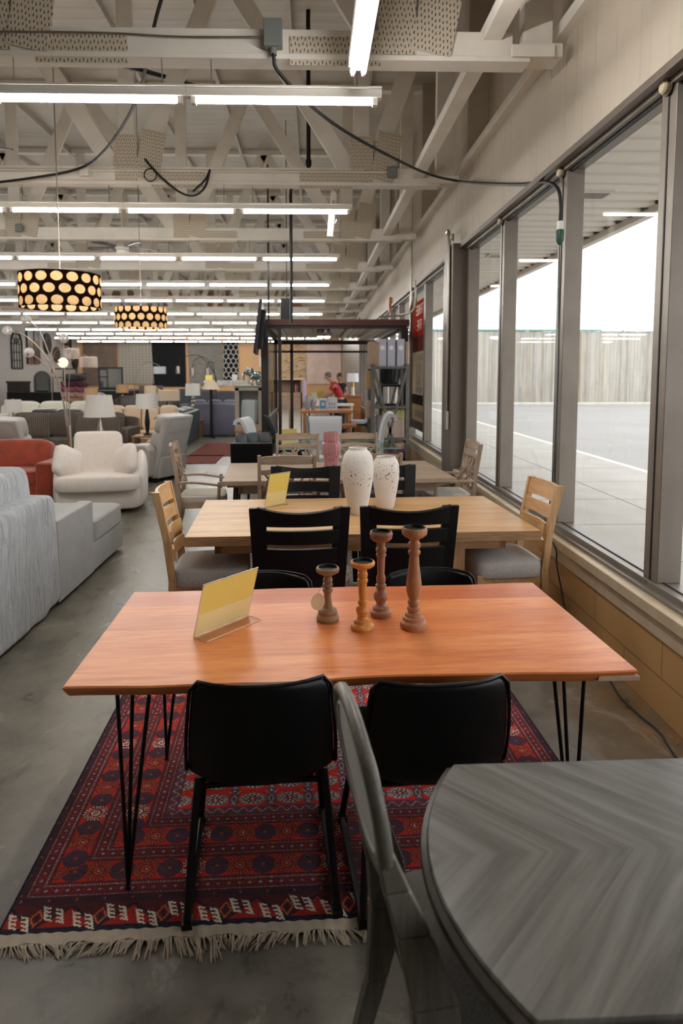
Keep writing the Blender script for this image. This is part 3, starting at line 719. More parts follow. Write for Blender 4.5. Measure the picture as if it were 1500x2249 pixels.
# ================================================================ orange live-edge table
M_acacia = wood('orange acacia boards', ['b25a2c', 'd07a40', 'e09860', 'a44e28'], 0, 1.0, .33, plank=.132, spec=.35, stretch=7, bmp=.02, coat=.12, ct=.19)
M_acedge = wood('acacia live edge', ['8a4a28', 'b06336', 'c98350'], 0, 1.3, .5, stretch=8)
M_sap = plain('pale sapwood', 'c9a488', .55, var=.3, vs=12)
ot = thing('live_edge_table', 'orange live-edge wood dining table on black hairpin legs', 'table', (.1275, 2.53, 0), R(2.6))
def tabletop(outline, z0, z1, name, m1, par, cham=.012, m2=None):
    b = MB(); n = len(outline); cx_ = sum(p[0] for p in outline)/n; cy_ = sum(p[1] for p in outline)/n
    def ins(d): return [(p[0] - (p[0]-cx_)/max(abs(p[0]-cx_), .3)*d*min(1, abs(p[0]-cx_)*3), p[1] - (1 if p[1] > cy_ else -1)*d) for p in outline]
    rings = [[(x, y, z1) for x, y in ins(.004)], [(x, y, z1-.005) for x, y in outline], [(x, y, z0+.004) for x, y in ins(cham)], [(x, y, z0) for x, y in ins(cham+.004)]]
    vs = [p for r in rings for p in r]; fs = [tuple(range(n))]
    for k in range(3):
        for i in range(n): fs.append((k*n+(i+1) % n, k*n+i, (k+1)*n+i, (k+1)*n+(i+1) % n))
    fs.append(tuple(range(4*n-1, 3*n-1, -1))); b.add(vs, fs)
    return b.build(name, m1, par, ang=30)
out = []
for i in range(41):
    u = i/40; x = -.945+1.885*u; out.append((x, -.462 + .006*math.sin(x*5)+.004*math.sin(x*13+1) + (.012 if .35 < u < .75 else 0)*math.sin((u-.35)/.4*PI)))
for i in range(41):
    u = i/40; x = .938-1.86*u; out.append((x, .463 + .005*math.sin(x*6+2)+.003*math.sin(x*17)))
tabletop(out, .722, .76, 'tabletop', M_acacia, ot, .014)
MB().prism([(.80, -.466), (.944, -.470), (.942, -.44), (.86, -.445)], .724, .742, 'z').build('sapwood_edge', M_sap, ot, bev=.003)
for sx in (-1, 1):
    for sy in (-1, 1):
        b = MB(); fx, fy = sx*.775, sy*.375
        MB().box(sx*.735-.07, sx*.735+.07, sy*.33-.07, sy*.33+.07, .717, .723).build('mounting_plate', M_blackmetal, ot)
        for (px_, py_) in ((sx*.79, sy*.39), (sx*.765, sy*.27), (sx*.685, sy*.38)):
            b.tube([(px_, py_, .722), (fx, fy, .02)], .0068, 8)
        b.sphere((fx, fy, .014), .011, 8, 6)
        b.build('leg', M_blackmetal, ot)

# ================================================================ black bucket chairs
def lerp_pts(P_, t):
    n = len(P_)-1; t = min(max(t, 0), 1)*n; i = min(int(t), n-1); f = t-i
    p0 = P_[max(i-1, 0)]; p1 = P_[i]; p2 = P_[i+1]; p3 = P_[min(i+2, n)]
    return tuple(.5*((2*b)+(c-a)*f+(2*a-5*b+4*c-d)*f*f+(3*b-3*c+d-a)*f**3) for a, b, c, d in zip(p0, p1, p2, p3))
def bucket_chair(loc, rz, label):
    c = thing('bucket_chair', label, 'chair', loc, rz, 'black bucket chairs at the orange table')
    prof = [(.25,.435,.19,.0),(.20,.46,.215,.0),(.05,.448,.225,.015),(-.09,.432,.232,.035),(-.19,.430,.238,.065),(-.255,.485,.240,.075),(-.275,.60,.234,.055),(-.295,.71,.224,.052),(-.31,.812,.215,.056)]
    def fn(u, v):
        y, z, hw, lift = lerp_pts(prof, v); s_ = 2*u-1
        rr = 1.0
        if v > .93: rr = 1-.11*((v-.93)/.07)**2
        if v < .06: rr = 1-.14*((.06-v)/.06)**2
        a = abs(s_)**2.4
        up = 1 if v < .42 else max(0, 1-(v-.42)/.2)
        x = s_*hw*rr
        z += (lift*1.2)*a*up - (.010*a if v > .93 else 0)*((v-.93)/.07)
        y += lift*a*(1-up)*1.3 + .02*a*up*(v > .2)
        return Vector((x, y, z))
    s = MB(); s.sheet(fn, 16, 28, .026)
    s.build('shell', M_blackleather, c, sub=1)
    pts = [fn(0, v/20) for v in range(21)] + [fn(u/8, 1) for u in range(1, 9)] + [fn(1, 1-v/20) for v in range(1, 21)]
    MB().tube([p+Vector((0, 0, -.0)) for p in pts], .0065, 6).build('piping', M_blackleather, c)
    for s_ in (-1, 1):
        b = MB(); b.tube(spline([(s_*.205,-.13,.43),(s_*.222,-.18,.24),(s_*.238,-.225,.02)], 4) + [(s_*.238, -.225, .010), (s_*.238, .27, .010)] + spline([(s_*.238,.275,.02),(s_*.215,.21,.24),(s_*.19,.14,.43)], 4), .0125, 8)
        b.box(s_*.238-.017, s_*.238+.017, -.245, -.205, .002, .02); b.box(s_*.238-.017, s_*.238+.017, .25, .285, .002, .02)
        b.build('sled_leg', M_blackmetal, c)
    MB().tube([(-.185,-.13,.40),(.185,-.13,.40)], .009, 8).tube([(-.185,.16,.40),(.185,.16,.40)], .009, 8).box(-.17,.17,-.13,.16,.405,.412).build('seat_support', M_blackmetal, c)
    return c
bc = bucket_chair((-.180, 2.20, .012), R(4.5), 'black leather bucket chair with sled legs seen from behind, left of the near pair')
dup(bc, (.372, 2.19, .012), R(5), 'black leather bucket chair with sled legs seen from behind, partly behind the grey chair')
f1_ = dup(bc, (-.222, 2.90, .012), R(182), 'black leather bucket chair across the orange table, behind the yellow card')
f2_ = dup(bc, (.572, 2.93, .012), R(182), 'black leather bucket chair across the orange table, behind the tallest candlesticks')
f1_.scale = f2_.scale = (1, .8, .96)

# ================================================================ things on the orange table
def candle(name, loc, H_, prof, mt, label, tagit=False):
    c = thing('candlestick', label, 'candlestick', loc, 0)
    rt = prof[-1][0]
    MB().lathe([(r, z*H_) for r, z in prof] + [(rt*.90, H_), (rt*.86, H_-.013), (0, H_-.013)], n=36, cap=False).build('turned_stem', mt, c, ang=25)
    MB().lathe([(0, H_-.009), (rt*.80, H_-.009), (rt*.84, H_+.002), (rt*.89, H_+.002), (rt*.84, H_-.012), (0, H_-.012)], n=30, cap=False).build('candle_dish', M_blackmetal, c)
    return c
M_c1 = wood('brown grey stained wood', ['7d6048', '9a7a5a', 'ae8f6c'], 2, 3, .5, stretch=5)
M_c2 = wood('orange pine', ['b8702c', 'd58c40', 'e2a35c'], 2, 3, .4, stretch=5)
M_c3 = wood('reddish mahogany stain', ['7e5440', '9c6c54', 'ac7e64'], 2, 3, .5, stretch=5)
M_c4 = wood('reddish brown stain', ['8e5c40', 'ae7652', 'c08a64'], 2, 3, .5, stretch=5)
candle('a', (.058, 2.583, .76), .218, [(0,0),(.044,0),(.046,.05),(.043,.10),(.038,.13),(.040,.17),(.035,.22),(.022,.25),(.017,.32),(.014,.45),(.015,.52),(.021,.56),(.021,.60),(.015,.625),(.020,.66),(.020,.69),(.015,.71),(.020,.745),(.018,.79),(.014,.82),(.022,.86),(.036,.89),(.045,.92),(.047,.97),(.044,1)], M_c1, 'shortest candlestick, grey brown with a round tag hanging from it')
candle('b', (.191, 2.494, .76), .268, [(0,0),(.044,0),(.046,.03),(.044,.06),(.034,.09),(.032,.13),(.022,.15),(.018,.18),(.022,.22),(.026,.27),(.022,.33),(.015,.35),(.018,.38),(.018,.41),(.013,.43),(.016,.55),(.017,.68),(.021,.70),(.021,.73),(.016,.75),(.020,.78),(.020,.82),(.016,.84),(.018,.88),(.036,.91),(.046,.94),(.048,.975),(.045,1)], M_c2, 'orange pine candlestick, the lightest coloured of the four')
candle('c', (.276, 2.627, .76), .352, [(0,0),(.042,0),(.044,.03),(.042,.06),(.034,.08),(.033,.11),(.022,.125),(.018,.14),(.020,.17),(.026,.19),(.030,.235),(.026,.285),(.017,.31),(.018,.33),(.022,.35),(.022,.37),(.016,.385),(.019,.42),(.019,.46),(.014,.50),(.017,.70),(.021,.71),(.021,.73),(.016,.745),(.021,.76),(.022,.79),(.015,.82),(.016,.87),(.034,.89),(.044,.92),(.047,.97),(.044,1)], M_c3, 'tall reddish candlestick with a ball near its foot, behind the pine one')
candle('d', (.391, 2.498, .76), .398, [(0,0),(.050,0),(.053,.03),(.051,.06),(.042,.08),(.041,.11),(.034,.12),(.032,.145),(.022,.155),(.020,.165),(.026,.185),(.026,.205),(.018,.22),(.023,.245),(.023,.265),(.018,.285),(.024,.32),(.030,.38),(.030,.44),(.026,.52),(.021,.62),(.018,.72),(.024,.745),(.024,.765),(.018,.78),(.024,.81),(.024,.84),(.018,.865),(.020,.885),(.038,.91),(.048,.935),(.050,.975),(.047,1)], M_c4, 'tallest and thickest candlestick with a long vase-shaped stem, rightmost of the four')
tg = thing('price_tag', 'round cream card tag hanging from the shortest candlestick on a string', 'tag', (.018, 2.558, .845), R(20))
MB().lathe([(0,-.001),(.030,-.001),(.030,.001),(0,.001)], (0,0,0), 28, M=Matrix.Rotation(R(84), 4, 'X') @ Matrix.Scale(1.12, 4, (0,1,0))).build('tag_disc', plain('cream card', 'd9c49a', .7), tg)
MB().tube(spline([(.0,-.002,.030),(.01,.002,.05),(.03,.01,.062),(.055,.012,.066),(.045,.035,.06)], 5), .0012, 5).build('string', plain('string', 'c9a983', .8), tg)
def sign(base_a, base_b, nrm, h, loc_z, label, glow_top=.42):
    s = thing('sign_holder', label, 'sign holder', (0, 0, 0))
    A = Vector((*base_a, loc_z)); B_ = Vector((*base_b, loc_z)); n = Vector((*nrm, 0)).normalized(); lean = n*h*.27 + Vector((0, 0, h*.96))
    def slab(p, q, r_, s__, th, nn): return MB().hexa([p, q, q+nn*th, p+nn*th], [s__, r_, r_+nn*th, s__+nn*th])
    ft = n*.075; up = Vector((0, 0, .0025))
    slab(A, B_, B_+lean, A+lean, .0025, -n).hexa([A, B_, B_+ft, A+ft], [A+up, B_+up, B_+ft+up, A+ft+up]).build('acrylic_holder', M_acrylic, s)
    e = (B_-A).normalized()*.003
    slab(A+e+up, B_-e+up, B_-e+lean*.985, A+e+lean*.985, .0008, n).build('yellow_card', M_yellow, s)
    slab(A+e+up+n*.0012, B_-e+up+n*.0012, B_-e+lean*glow_top+n*.0012, A+e+lean*glow_top+n*.0012, .0006, n).build('glow_sheet', MT.get('yellow card painted glow') or plain('yellow card painted glow', 'f2e6a6', .5), s)  # reflection glow on the card's lower part, put in as a paler sheet
    ed = MB(); ed.tube([A+up*.5, A+lean, B_+lean, B_+up*.5], .0016, 6).tube([A+up*.5, A+ft+up*.5, B_+ft+up*.5, B_+up*.5], .0014, 6); ed.build('holder_edge', MT.get('acrylic edge') or plain('acrylic edge', 'e6dccb', .2), s)
    return s
sign((-.45, 2.422), (-.267, 2.641), (.77, -.64), .222, .761, 'yellow card in a slanted clear holder on the orange table')

# ================================================================ grey boat-shaped table and oval-back chair
m, t, N, L, B = nt_new('grey chevron veneer')
v = tc(N, L); sp = N.new('ShaderNodeSeparateXYZ'); L.new(v, sp.inputs[0])
ay = mth(N, L, 'ABSOLUTE', mth(N, L, 'SUBTRACT', sp.outputs[1], .02))
s1 = mth(N, L, 'ADD', sp.outputs[0], ay); d1 = mth(N, L, 'SUBTRACT', sp.outputs[0], ay)
fl = mth(N, L, 'FLOOR', mth(N, L, 'DIVIDE', s1, .115))
cbn = N.new('ShaderNodeCombineXYZ'); L.new(mth(N, L, 'MULTIPLY', s1, 16), cbn.inputs[0]); L.new(mth(N, L, 'MULTIPLY', d1, 1.3), cbn.inputs[1]); L.new(mth(N, L, 'MULTIPLY', fl, 3.7), cbn.inputs[2])
n1 = noise(N, L, cbn.outputs[0], 1.0, 5, .6, .6)
wn = N.new('ShaderNodeTexWhiteNoise'); wn.noise_dimensions = '1D'; L.new(fl, wn.inputs['W'])
c = ramp(N, L, n1, [(.25, '45443f'), (.5, '64625d'), (.75, '7c7a76')])
c = mix(N, L, ramp(N, L, wn.outputs['Value'], [(0, (0,0,0)), (1, (.4,)*3)]), c, '58564f')
L.new(c, B.inputs['Base Color']); B.inputs['Roughness'].default_value = .24; B.inputs['Specular IOR Level'].default_value = .8
M_chev = m
M_greywood = wood('dark grey wood', ['2b2621', '3c362f', '4c453c'], 2, 1.4, .4)
M_greywood2 = wood('pale grey wood', ['504d46', '69655c', '7e7a70'], 2, 1.4, .42)
gt = thing('grey_table', 'grey boat-shaped table with chevron veneer in the near right corner', 'table', (.90, 1.27, 0), R(1.2))
def gout(o):
    P_ = [(.9+o, -.335-o), (.9+o, .335+o)]
    for i in range(25):
        u = i/24; y = .335-.67*u; P_.append((-.54+.0 - (.125)*(1-((y+.02)/.355)**2) - o, y*(1+o/.335)))
    return P_
b = MB(); o1 = gout(0); n = len(o1)
vs = [(x, y, .76) for x, y in gout(-.003)] + [(x, y, .755) for x, y in o1] + [(x, y, .748) for x, y in o1]; 
b.add(vs, [tuple(range(n))] + [(k*n+i, k*n+n+i, k*n+n+(i+1) % n, k*n+(i+1) % n) for k in range(2) for i in range(n)])
b.build('tabletop', M_chev, gt, ang=30)
b = MB(); vs = []
for o_, z_ in ((.001,.750),(.012,.742),(.014,.730),(.006,.716),(-.012,.708),(-.02,.700)): vs += [(x, y, z_) for x, y in gout(o_)]
b.add(vs, [(k*n+i, k*n+n+i, k*n+n+(i+1) % n, k*n+(i+1) % n) for k in range(5) for i in range(n)] + [tuple(range(6*n-1, 5*n-1, -1))])
b.build('edge_moulding', M_greywood, gt, ang=30)
b = MB(); b.box(-.42, .85, -.26, .26, .62, .70); b.build('apron', M_greywood, gt, bev=.004)
for x_ in (-.28, .75):
    MB().lathe([(.0,0),(.05,0),(.06,.05),(.045,.10),(.04,.3),(.06,.36),(.045,.42),(.06,.55),(.07,.64)], (x_, 0, .0), 20).build('pedestal', M_greywood, gt)

gc = thing('oval_back_chair', 'grey oval-back chair with pale upholstered back, tucked beside the grey table', 'chair', (.285, 1.352, 0), R(-82))
# local: +y faces the table; back leans towards -y
def ob(x, z): return Vector((x, -.190 - .16*(z-.915), z))
RX, RZ, CZ = .200, .152, .915
fr_pts = [ob(RX*math.cos(a), CZ+RZ*math.sin(a)) for a in np.linspace(0, 2*PI, 48, endpoint=False)]
b = MB(); nn = Vector((0, 1, .16)).normalized(); m_ = len(fr_pts); vs = []
prof = [(.002,-.014),(.012,-.011),(.016,.0),(.013,.011),(.004,.015),(-.010,.013),(-.015,.004),(-.015,-.006),(-.009,-.012)]
cen = ob(0, CZ)
for p in fr_pts:
    d = (p-cen).normalized()
    for a_, h_ in prof: vs.append(p + d*a_ + nn*h_)
k_ = len(prof); b.add(vs, [(i*k_+j, i*k_+(j+1) % k_, ((i+1) % m_)*k_+(j+1) % k_, ((i+1) % m_)*k_+j) for i in range(m_) for j in range(k_)])
b.build('back_frame', M_greywood2, gc, ang=60)
M_upl = fabric('pale grey upholstery', 'bdbbb4')
def ovl(k, f): return lambda u, v: cen + (ob((RX-.012)*math.cos(2*PI*u), CZ+(RZ-.012)*math.sin(2*PI*u))-cen)*max(v, .001) + nn*f(v)
b = MB(); b.sheet(ovl(1, lambda v: -(.006+.006*(1-v*v))), 40, 6); b.build('back_panel', M_upl, gc)
b = MB(); b.sheet(ovl(1, lambda v: .008+.026*(1-v*v)), 40, 6); b.build('back_cushion', M_upl, gc)
MB().tube([ob((RX-.026)*math.cos(a), CZ+(RZ-.026)*math.sin(a)) - nn*.009 for a in np.linspace(0, 2*PI, 49)], .0035, 6).build('back_piping', M_upl, gc)
for s_ in (-1, 1):
    def st(x, y, z, wx, wy): return [(x-wx, y-wy, z), (x+wx, y-wy, z), (x+wx, y+wy, z), (x-wx, y+wy, z)]
    b = MB(); L_ = [(.215,-.16,.0,.016,.022),(.205,-.10,.24,.018,.026),(.195,-.075,.44,.020,.046),(.188,-.085,.56,.018,.046),(.178,-.125,.70,.016,.034),(.176,-.158,.79,.015,.026),(.180,-.180,.865,.013,.016)]
    for p0, p1 in zip(L_[:-1], L_[1:]): b.hexa(st(s_*p0[0], *p0[1:]), st(s_*p1[0], *p1[1:]))
    b.build('back_stile', M_greywood2, gc, bev=.006)
    MB().lathe([(.0,0),(.013,0),(.016,.04),(.026,.34),(.020,.36),(.03,.39),(.03,.44)], (s_*.20, .34, 0), 16).build('leg', M_greywood, gc)
b = MB(); b.prism([(-.19,-.08),(.19,-.08),(.245,.37),(-.245,.37)], .39, .44, 'z'); b.build('seat_frame', M_greywood, gc, bev=.01)
b = MB(); b.cushion((0, .15, .455), (.47, .47, .085), .3, 28, 10); b.build('seat', fabric('charcoal tweed seat', '5d5850', c2='46423c', vs=200), gc)
# ================================================================ light oak table set
kt = thing('oak_table', 'light oak dining table with thick square edges and two speckled vases on it', 'table', (.30, 4.60, 0), R(3.0))
MB().box(-1.11, 1.11, -.59, .59, .698, .76).build('tabletop', M_oak, kt, bev=.003)
MB().box(-1.112, 1.112, -.592, -.585, .700, .757).box(-1.112, 1.112, .585, .592, .700, .757).build('edge_band', M_oakend, kt)
MB().box(-.95, .95, -.40, -.36, .60, .698).box(-.95, .95, .36, .40, .60, .698).box(-.95, -.91, -.4, .4, .60, .698).box(.91, .95, -.4, .4, .60, .698).build('apron', M_oak, kt)
for sx in (-1, 1):
    for sy in (-1, 1):
        MB().box(sx*.62-.055, sx*.62+.055, sy*.36-.055, sy*.36+.055, .0, .70).build('leg', M_oaky, kt, bev=.004)
    MB().box(sx*.62-.05, sx*.62+.05, -.42, .42, .02, .10).build('foot_rail', M_oaky, kt, bev=.004)

def slat(b, hw, z0, z1, y, bow=.03, th=.02, crown=0, n=12, rake=.0):
    b.sheet(lambda u, v: Vector(((2*u-1)*hw, y - rake*(z0+(z1-z0)*v-.5) - bow*(1-(2*u-1)**2), z0 + (z1-z0)*v + crown*(1-(2*u-1)**2)*(v > .5))), n, 2, -th)
def dome(p): return Vector((p.x, p.y, p.z + (.028*(1-min(1,(p.x/.24)**2))*(1-min(1,(p.y/.24)**2)) if p.z > 0 else 0)))
def black_chair(loc, rz, label):
    c = thing('ladder_back_chair', label, 'chair', loc, rz, 'black ladder-back chairs at the oak table')
    for s_ in (-1, 1):
        MB().hexa([(s_*.215-.02,-.275,0),(s_*.215+.02,-.275,0),(s_*.215+.02,-.235,0),(s_*.215-.02,-.235,0)], [(s_*.235-.025,-.23,.48),(s_*.235+.025,-.23,.48),(s_*.235+.025,-.19,.48),(s_*.235-.025,-.19,.48)]).hexa([(s_*.222-.042,-.23,.48),(s_*.222+.042,-.23,.48),(s_*.222+.042,-.19,.48),(s_*.222-.042,-.19,.48)], [(s_*.24-.048,-.30,.99),(s_*.24+.048,-.30,.99),(s_*.24+.048,-.268,.99),(s_*.24-.048,-.268,.99)]).build('leg', M_blackwood, c, bev=.004)
        MB().hexa([(s_*.20-.018,.19,0),(s_*.20+.018,.19,0),(s_*.20+.018,.226,0),(s_*.20-.018,.226,0)], [(s_*.21-.022,.18,.44),(s_*.21+.022,.18,.44),(s_*.21+.022,.224,.44),(s_*.21-.022,.224,.44)]).build('leg', M_blackwood, c, bev=.004)
    for nm, a_, b_, cr in (('top_rail', .885, .997, -.030), ('slat', .778, .860, 0), ('slat', .50, .750, 0)):
        b = MB(); slat(b, .238 if a_ > .7 else .232, a_, b_, -.200, .040, .022, cr, 12, .155); b.build(nm, M_blackwood, c, bev=.003)
    MB().box(-.21,.21,.19,.21,.39,.44).box(-.21,.21,-.21,-.19,.39,.44).box(-.22,-.20,-.2,.2,.39,.44).box(.20,.22,-.2,.2,.39,.44).build('seat_frame', M_blackwood, c)
    b = MB(); b.cushion((0, 0, .475), (.47, .44, .085), .3, 24, 10); b.build('seat', M_greyfab, c)
    return c
k1 = black_chair((-.09, 3.99, 0), R(3), 'black slatted dining chair seen from behind, left of the near pair at the oak table')
dup(k1, (.545, 4.02, 0), R(2), 'black slatted dining chair seen from behind, right of the near pair, behind the tall candlesticks')
dup(k1, (-.055, 5.11, 0), R(181), 'black slatted dining chair across the oak table, behind the yellow card')
dup(k1, (.575, 5.16, 0), R(181), 'black slatted dining chair across the oak table, hidden behind the two speckled vases')

def oak_chair(loc, rz, label):
    c = thing('side_chair', label, 'chair', loc, rz, 'oak ladder-back chairs at the ends of the oak table')
    for s_ in (-1, 1):
        b = MB(); P_ = [(-.265,0),(-.235,.25),(-.225,.46),(-.255,.72),(-.315,1.02)]
        for (ya, za), (yb, zb) in zip(P_[:-1], P_[1:]):
            b.hexa([(s_*.215-.017,ya-.025,za),(s_*.215+.017,ya-.025,za),(s_*.215+.017,ya+.022,za),(s_*.215-.017,ya+.022,za)], [(s_*.215-.017,yb-.025,zb),(s_*.215+.017,yb-.025,zb),(s_*.215+.017,yb+.022,zb),(s_*.215-.017,yb+.022,zb)])
        b.build('leg', M_oaky, c, bev=.003)
        MB().box(s_*.215-.02, s_*.215+.02, .19, .23, 0, .44).build('leg', M_oaky, c, bev=.004)
    for nm, a_, b_ in (('top_rail', .905, 1.02), ('slat', .795, .878), ('slat', .690, .770), ('slat', .585, .662)):
        b = MB(); slat(b, .20, a_, b_, -.185, .030, .02, 0, 12, .225 if a_ > .7 else .16); b.build(nm, M_oak, c, bev=.003)
    MB().box(-.20,.20,.20,.22,.375,.45).box(-.20,.20,-.24,-.22,.375,.45).box(-.222,-.20,-.24,.2,.375,.45).box(.20,.222,-.24,.2,.375,.45).build('seat_frame', M_oak, c, bev=.002)
    b = MB(); b.cushion((0, .005, .47), (.48, .475, .13), .30, 32, 14, None, dome); b.build('seat', M_greyfab, c)
    return c
oc = oak_chair((-.66, 4.27, 0), R(-87), 'light oak ladder-back chair with grey tweed seat at the left end of the oak table')
dup(oc, (1.27, 4.40, 0), R(95), 'light oak ladder-back chair with grey tweed seat between the oak table and the window sill')

# speckled vases
m, t, N, L, B = nt_new('speckled off-white ceramic')
v = tc(N, L); sp = N.new('ShaderNodeSeparateXYZ'); L.new(v, sp.inputs[0])
bd_ = mth(N, L, 'SUBTRACT', 1, mth(N, L, 'ABSOLUTE', mth(N, L, 'DIVIDE', mth(N, L, 'SUBTRACT', sp.outputs[2], .27), .17)))
nn_ = noise(N, L, v, 75, 2, .5)
thr = mth(N, L, 'SUBTRACT', .735, mth(N, L, 'MULTIPLY', mth(N, L, 'MAXIMUM', bd_, -.3), .115))
mk = mth(N, L, 'GREATER_THAN', nn_, thr)
L.new(mix(N, L, mk, 'd6d0c8', '4a4644'), B.inputs['Base Color']); B.inputs['Roughness'].default_value = .75
bump(N, L, B, noise(N, L, v, 60, 4), .15, .003); M_speck = m
def vase(name, loc, prof, mt, label, cat='vase', n=40, **k):
    c = thing('vase', label, cat, loc, 0, **k); MB().lathe(prof, n=n, cap=False).build('body', mt, c, ang=50)
    MB().lathe([(0, .004), (prof[0][0], .004)], n=n, cap=False).build('base', mt, c); return c
vase('a', (.315, 4.60, .76), [(.062,0),(.068,.01),(.078,.08),(.095,.17),(.108,.25),(.112,.31),(.110,.37),(.100,.415),(.080,.445),(.066,.455),(.063,.463),(.066,.470),(.060,.472),(.056,.462),(.058,.45),(.075,.43),(.10,.36),(.10,.2)], M_speck, 'taller speckled off-white vase on the oak table')
vase('b', (.537, 4.82, .76), [(.058,0),(.064,.01),(.074,.07),(.088,.15),(.098,.22),(.100,.27),(.096,.32),(.086,.35),(.072,.368),(.069,.375),(.071,.380),(.066,.381),(.062,.37),(.080,.345),(.09,.25)], M_speck, 'shorter speckled off-white vase on the oak table, right of the taller one')
sign((-.359, 4.84), (-.215, 4.97), (.6, -.75), .265, .761, 'yellow card in a clear holder on the oak table, left of the vases')
m, t, N, L, B = nt_new('faded floral rug'); v = tc(N, L)
n1 = noise(N, L, v, 9, 4, .7, 1.2)
L.new(ramp(N, L, n1, [(.40, '9c9082'), (.5, 'a39a8e'), (.56, '6a2f2a'), (.62, '9b9186')]), B.inputs['Base Color']); B.inputs['Roughness'].default_value = .95; M_floral = m
tag(MB().box(-.75, 1.25, 4.95, 7.75, .001, .012).build('floral_rug', M_floral), 'faded cream rug with dark red flowers under the oak and weathered tables', 'rug')

# ================================================================ weathered oak table with lattice chairs
t3 = thing('weathered_table', 'weathered grey-brown oak dining table with the pink glass vase on it', 'table', (.22, 6.72, 0), R(4.2))
MB().box(-1.10, 1.10, -.62, .62, .715, .76).build('tabletop', M_grey_oak, t3, bev=.006)
MB().box(-1.06, 1.06, -.58, .58, .695, .715).box(-.95,.95,-.46,-.43,.61,.695).box(-.95,.95,.43,.46,.61,.695).box(-.96,-.92,-.46,.46,.61,.695).box(.92,.96,-.46,.46,.61,.695).build('apron', M_grey_oak, t3, bev=.004)
for sx in (-1, 1):
    MB().box(sx*.68-.08, sx*.68+.08, -.10, .10, .10, .70).build('pedestal', M_grey_oak_v, t3, bev=.006)
    MB().prism([(-.42,0),(.42,0),(.40,.05),(.12,.11),(-.12,.11),(-.40,.05)], sx*.68-.05, sx*.68+.05, 'x').build('foot', M_grey_oak, t3, bev=.006)
MB().box(-.65,.65,-.03,.03,.22,.32).build('stretcher', M_grey_oak, t3)
def lattice_chair(loc, rz, label, arms=False, grp='lattice-back side chairs at the weathered table'):
    c = thing('lattice_armchair' if arms else 'lattice_chair', label, 'chair', loc, rz, grp)
    W_ = .245
    for s_ in (-1, 1):
        b = MB(); P_ = [(-.30,0),(-.245,.25),(-.225,.46),(-.25,.72),(-.30,1.03)]
        for (ya, za), (yb, zb) in zip(P_[:-1], P_[1:]):
            b.hexa([(s_*W_-.016,ya-.024,za),(s_*W_+.016,ya-.024,za),(s_*W_+.016,ya+.020,za),(s_*W_-.016,ya+.020,za)], [(s_*W_-.016,yb-.024,zb),(s_*W_+.016,yb-.024,zb),(s_*W_+.016,yb+.020,zb),(s_*W_-.016,yb+.020,zb)])
        b.build('leg', M_grey_oak_v, c, bev=.004)
        MB().hexa([(s_*.22-.015,.20,0),(s_*.22+.015,.20,0),(s_*.22+.015,.23,0),(s_*.22-.015,.23,0)], [(s_*.22-.022,.19,.45),(s_*.22+.022,.19,.45),(s_*.22+.022,.235,.45),(s_*.22-.022,.235,.45)]).build('leg', M_grey_oak_v, c, bev=.004)
    for nm, a_, b_, cr in (('top_rail', .95, 1.015, .018), ('mid_rail', .855, .895, .018), ('bottom_rail', .56, .60, 0)):
        b = MB(); slat(b, .232, a_, b_, -.175, .03, .02, cr, 12, .23); b.build(nm, M_grey_oak, c, bev=.003)
    def Q(x, z): return (x*.9, -.165-.23*(z-.5)-.03*(1-(x/.24)**2), z)
    b = MB()
    for (xa, za), (xb, zb) in (((-.235,.60),(-.08,.875)), ((-.235,.87),(.02,.58)), ((-.17,.58),(.12,.875)), ((-.06,.875),(.235,.60)), ((.06,.58),(.235,.80)), ((.235,.875),(.05,.72)), ((-.235,.74),(.10,.60)), ((.02,.875),(.17,.58)), ((-.15,.875),(-.235,.70)), ((-.02,.76),(.235,.72)), ((.0,.58),(-.10,.74))):
        b.bar(Q(xa, za), Q(xb, zb), .016, .014, (0, 1, 0))
    b.build('lattice', M_grey_oak, c)
    MB().box(-.23,.23,.20,.225,.39,.455).box(-.24,.24,-.235,-.21,.39,.455).box(-.25,-.225,-.23,.2,.39,.455).box(.225,.25,-.23,.2,.39,.455).build('seat_frame', M_grey_oak, c, bev=.003)
    b = MB(); b.cushion((0, .0, .475), (.50, .46, .08), .28, 24, 10); b.build('seat', M_linen, c)
    if arms:
        for s_ in (-1, 1):
            b = MB(); b.sheet(lambda u, v: Vector((s_*(.265 + .02*math.sin(u*PI)) + (v-.5)*.05, -.23+.46*u, .665+.012*math.sin(u*PI*1.5) - .02*u)), 10, 2, -.022); b.build('armrest', M_grey_oak, c, bev=.004)
            MB().bar((s_*.27,.16,.45), (s_*.275,.17,.66), .032, .032, (0,1,0)).build('arm_post', M_grey_oak_v, c, bev=.004)
    return c
lc = lattice_chair((-.25, 6.10, 0), R(4), 'lattice-back weathered oak chair on the near side of its table, behind a black chair')
dup(lc, (.53, 6.20, 0), R(4), 'lattice-back weathered oak chair on the near side of its table, behind the speckled vases')
dup(lc, (-.17, 7.62, 0), R(183), 'lattice-back weathered oak chair across the weathered table, left of the pink vase')
dup(lc, (.55, 7.68, 0), R(184), 'lattice-back weathered oak chair across the weathered table, right of the pink vase')
la = lattice_chair((-1.14, 6.86, 0), R(-84), 'lattice-back armchair at the left end of the weathered table', True, 'lattice-back armchairs')
dup(la, (1.40, 6.88, 0), R(92), 'lattice-back armchair in front of the window, right end of the weathered table')
pv = thing('vase', 'pink fluted glass vase in three stacked tiers on the weathered table', 'vase', (.193, 6.92, .76))
b = MB(); zs = [(0,.070),(.10,.074),(.125,.075),(.13,.082),(.14,.092),(.25,.092),(.262,.084),(.268,.078),(.275,.078),(.375,.078)]
n = 112; vs = []
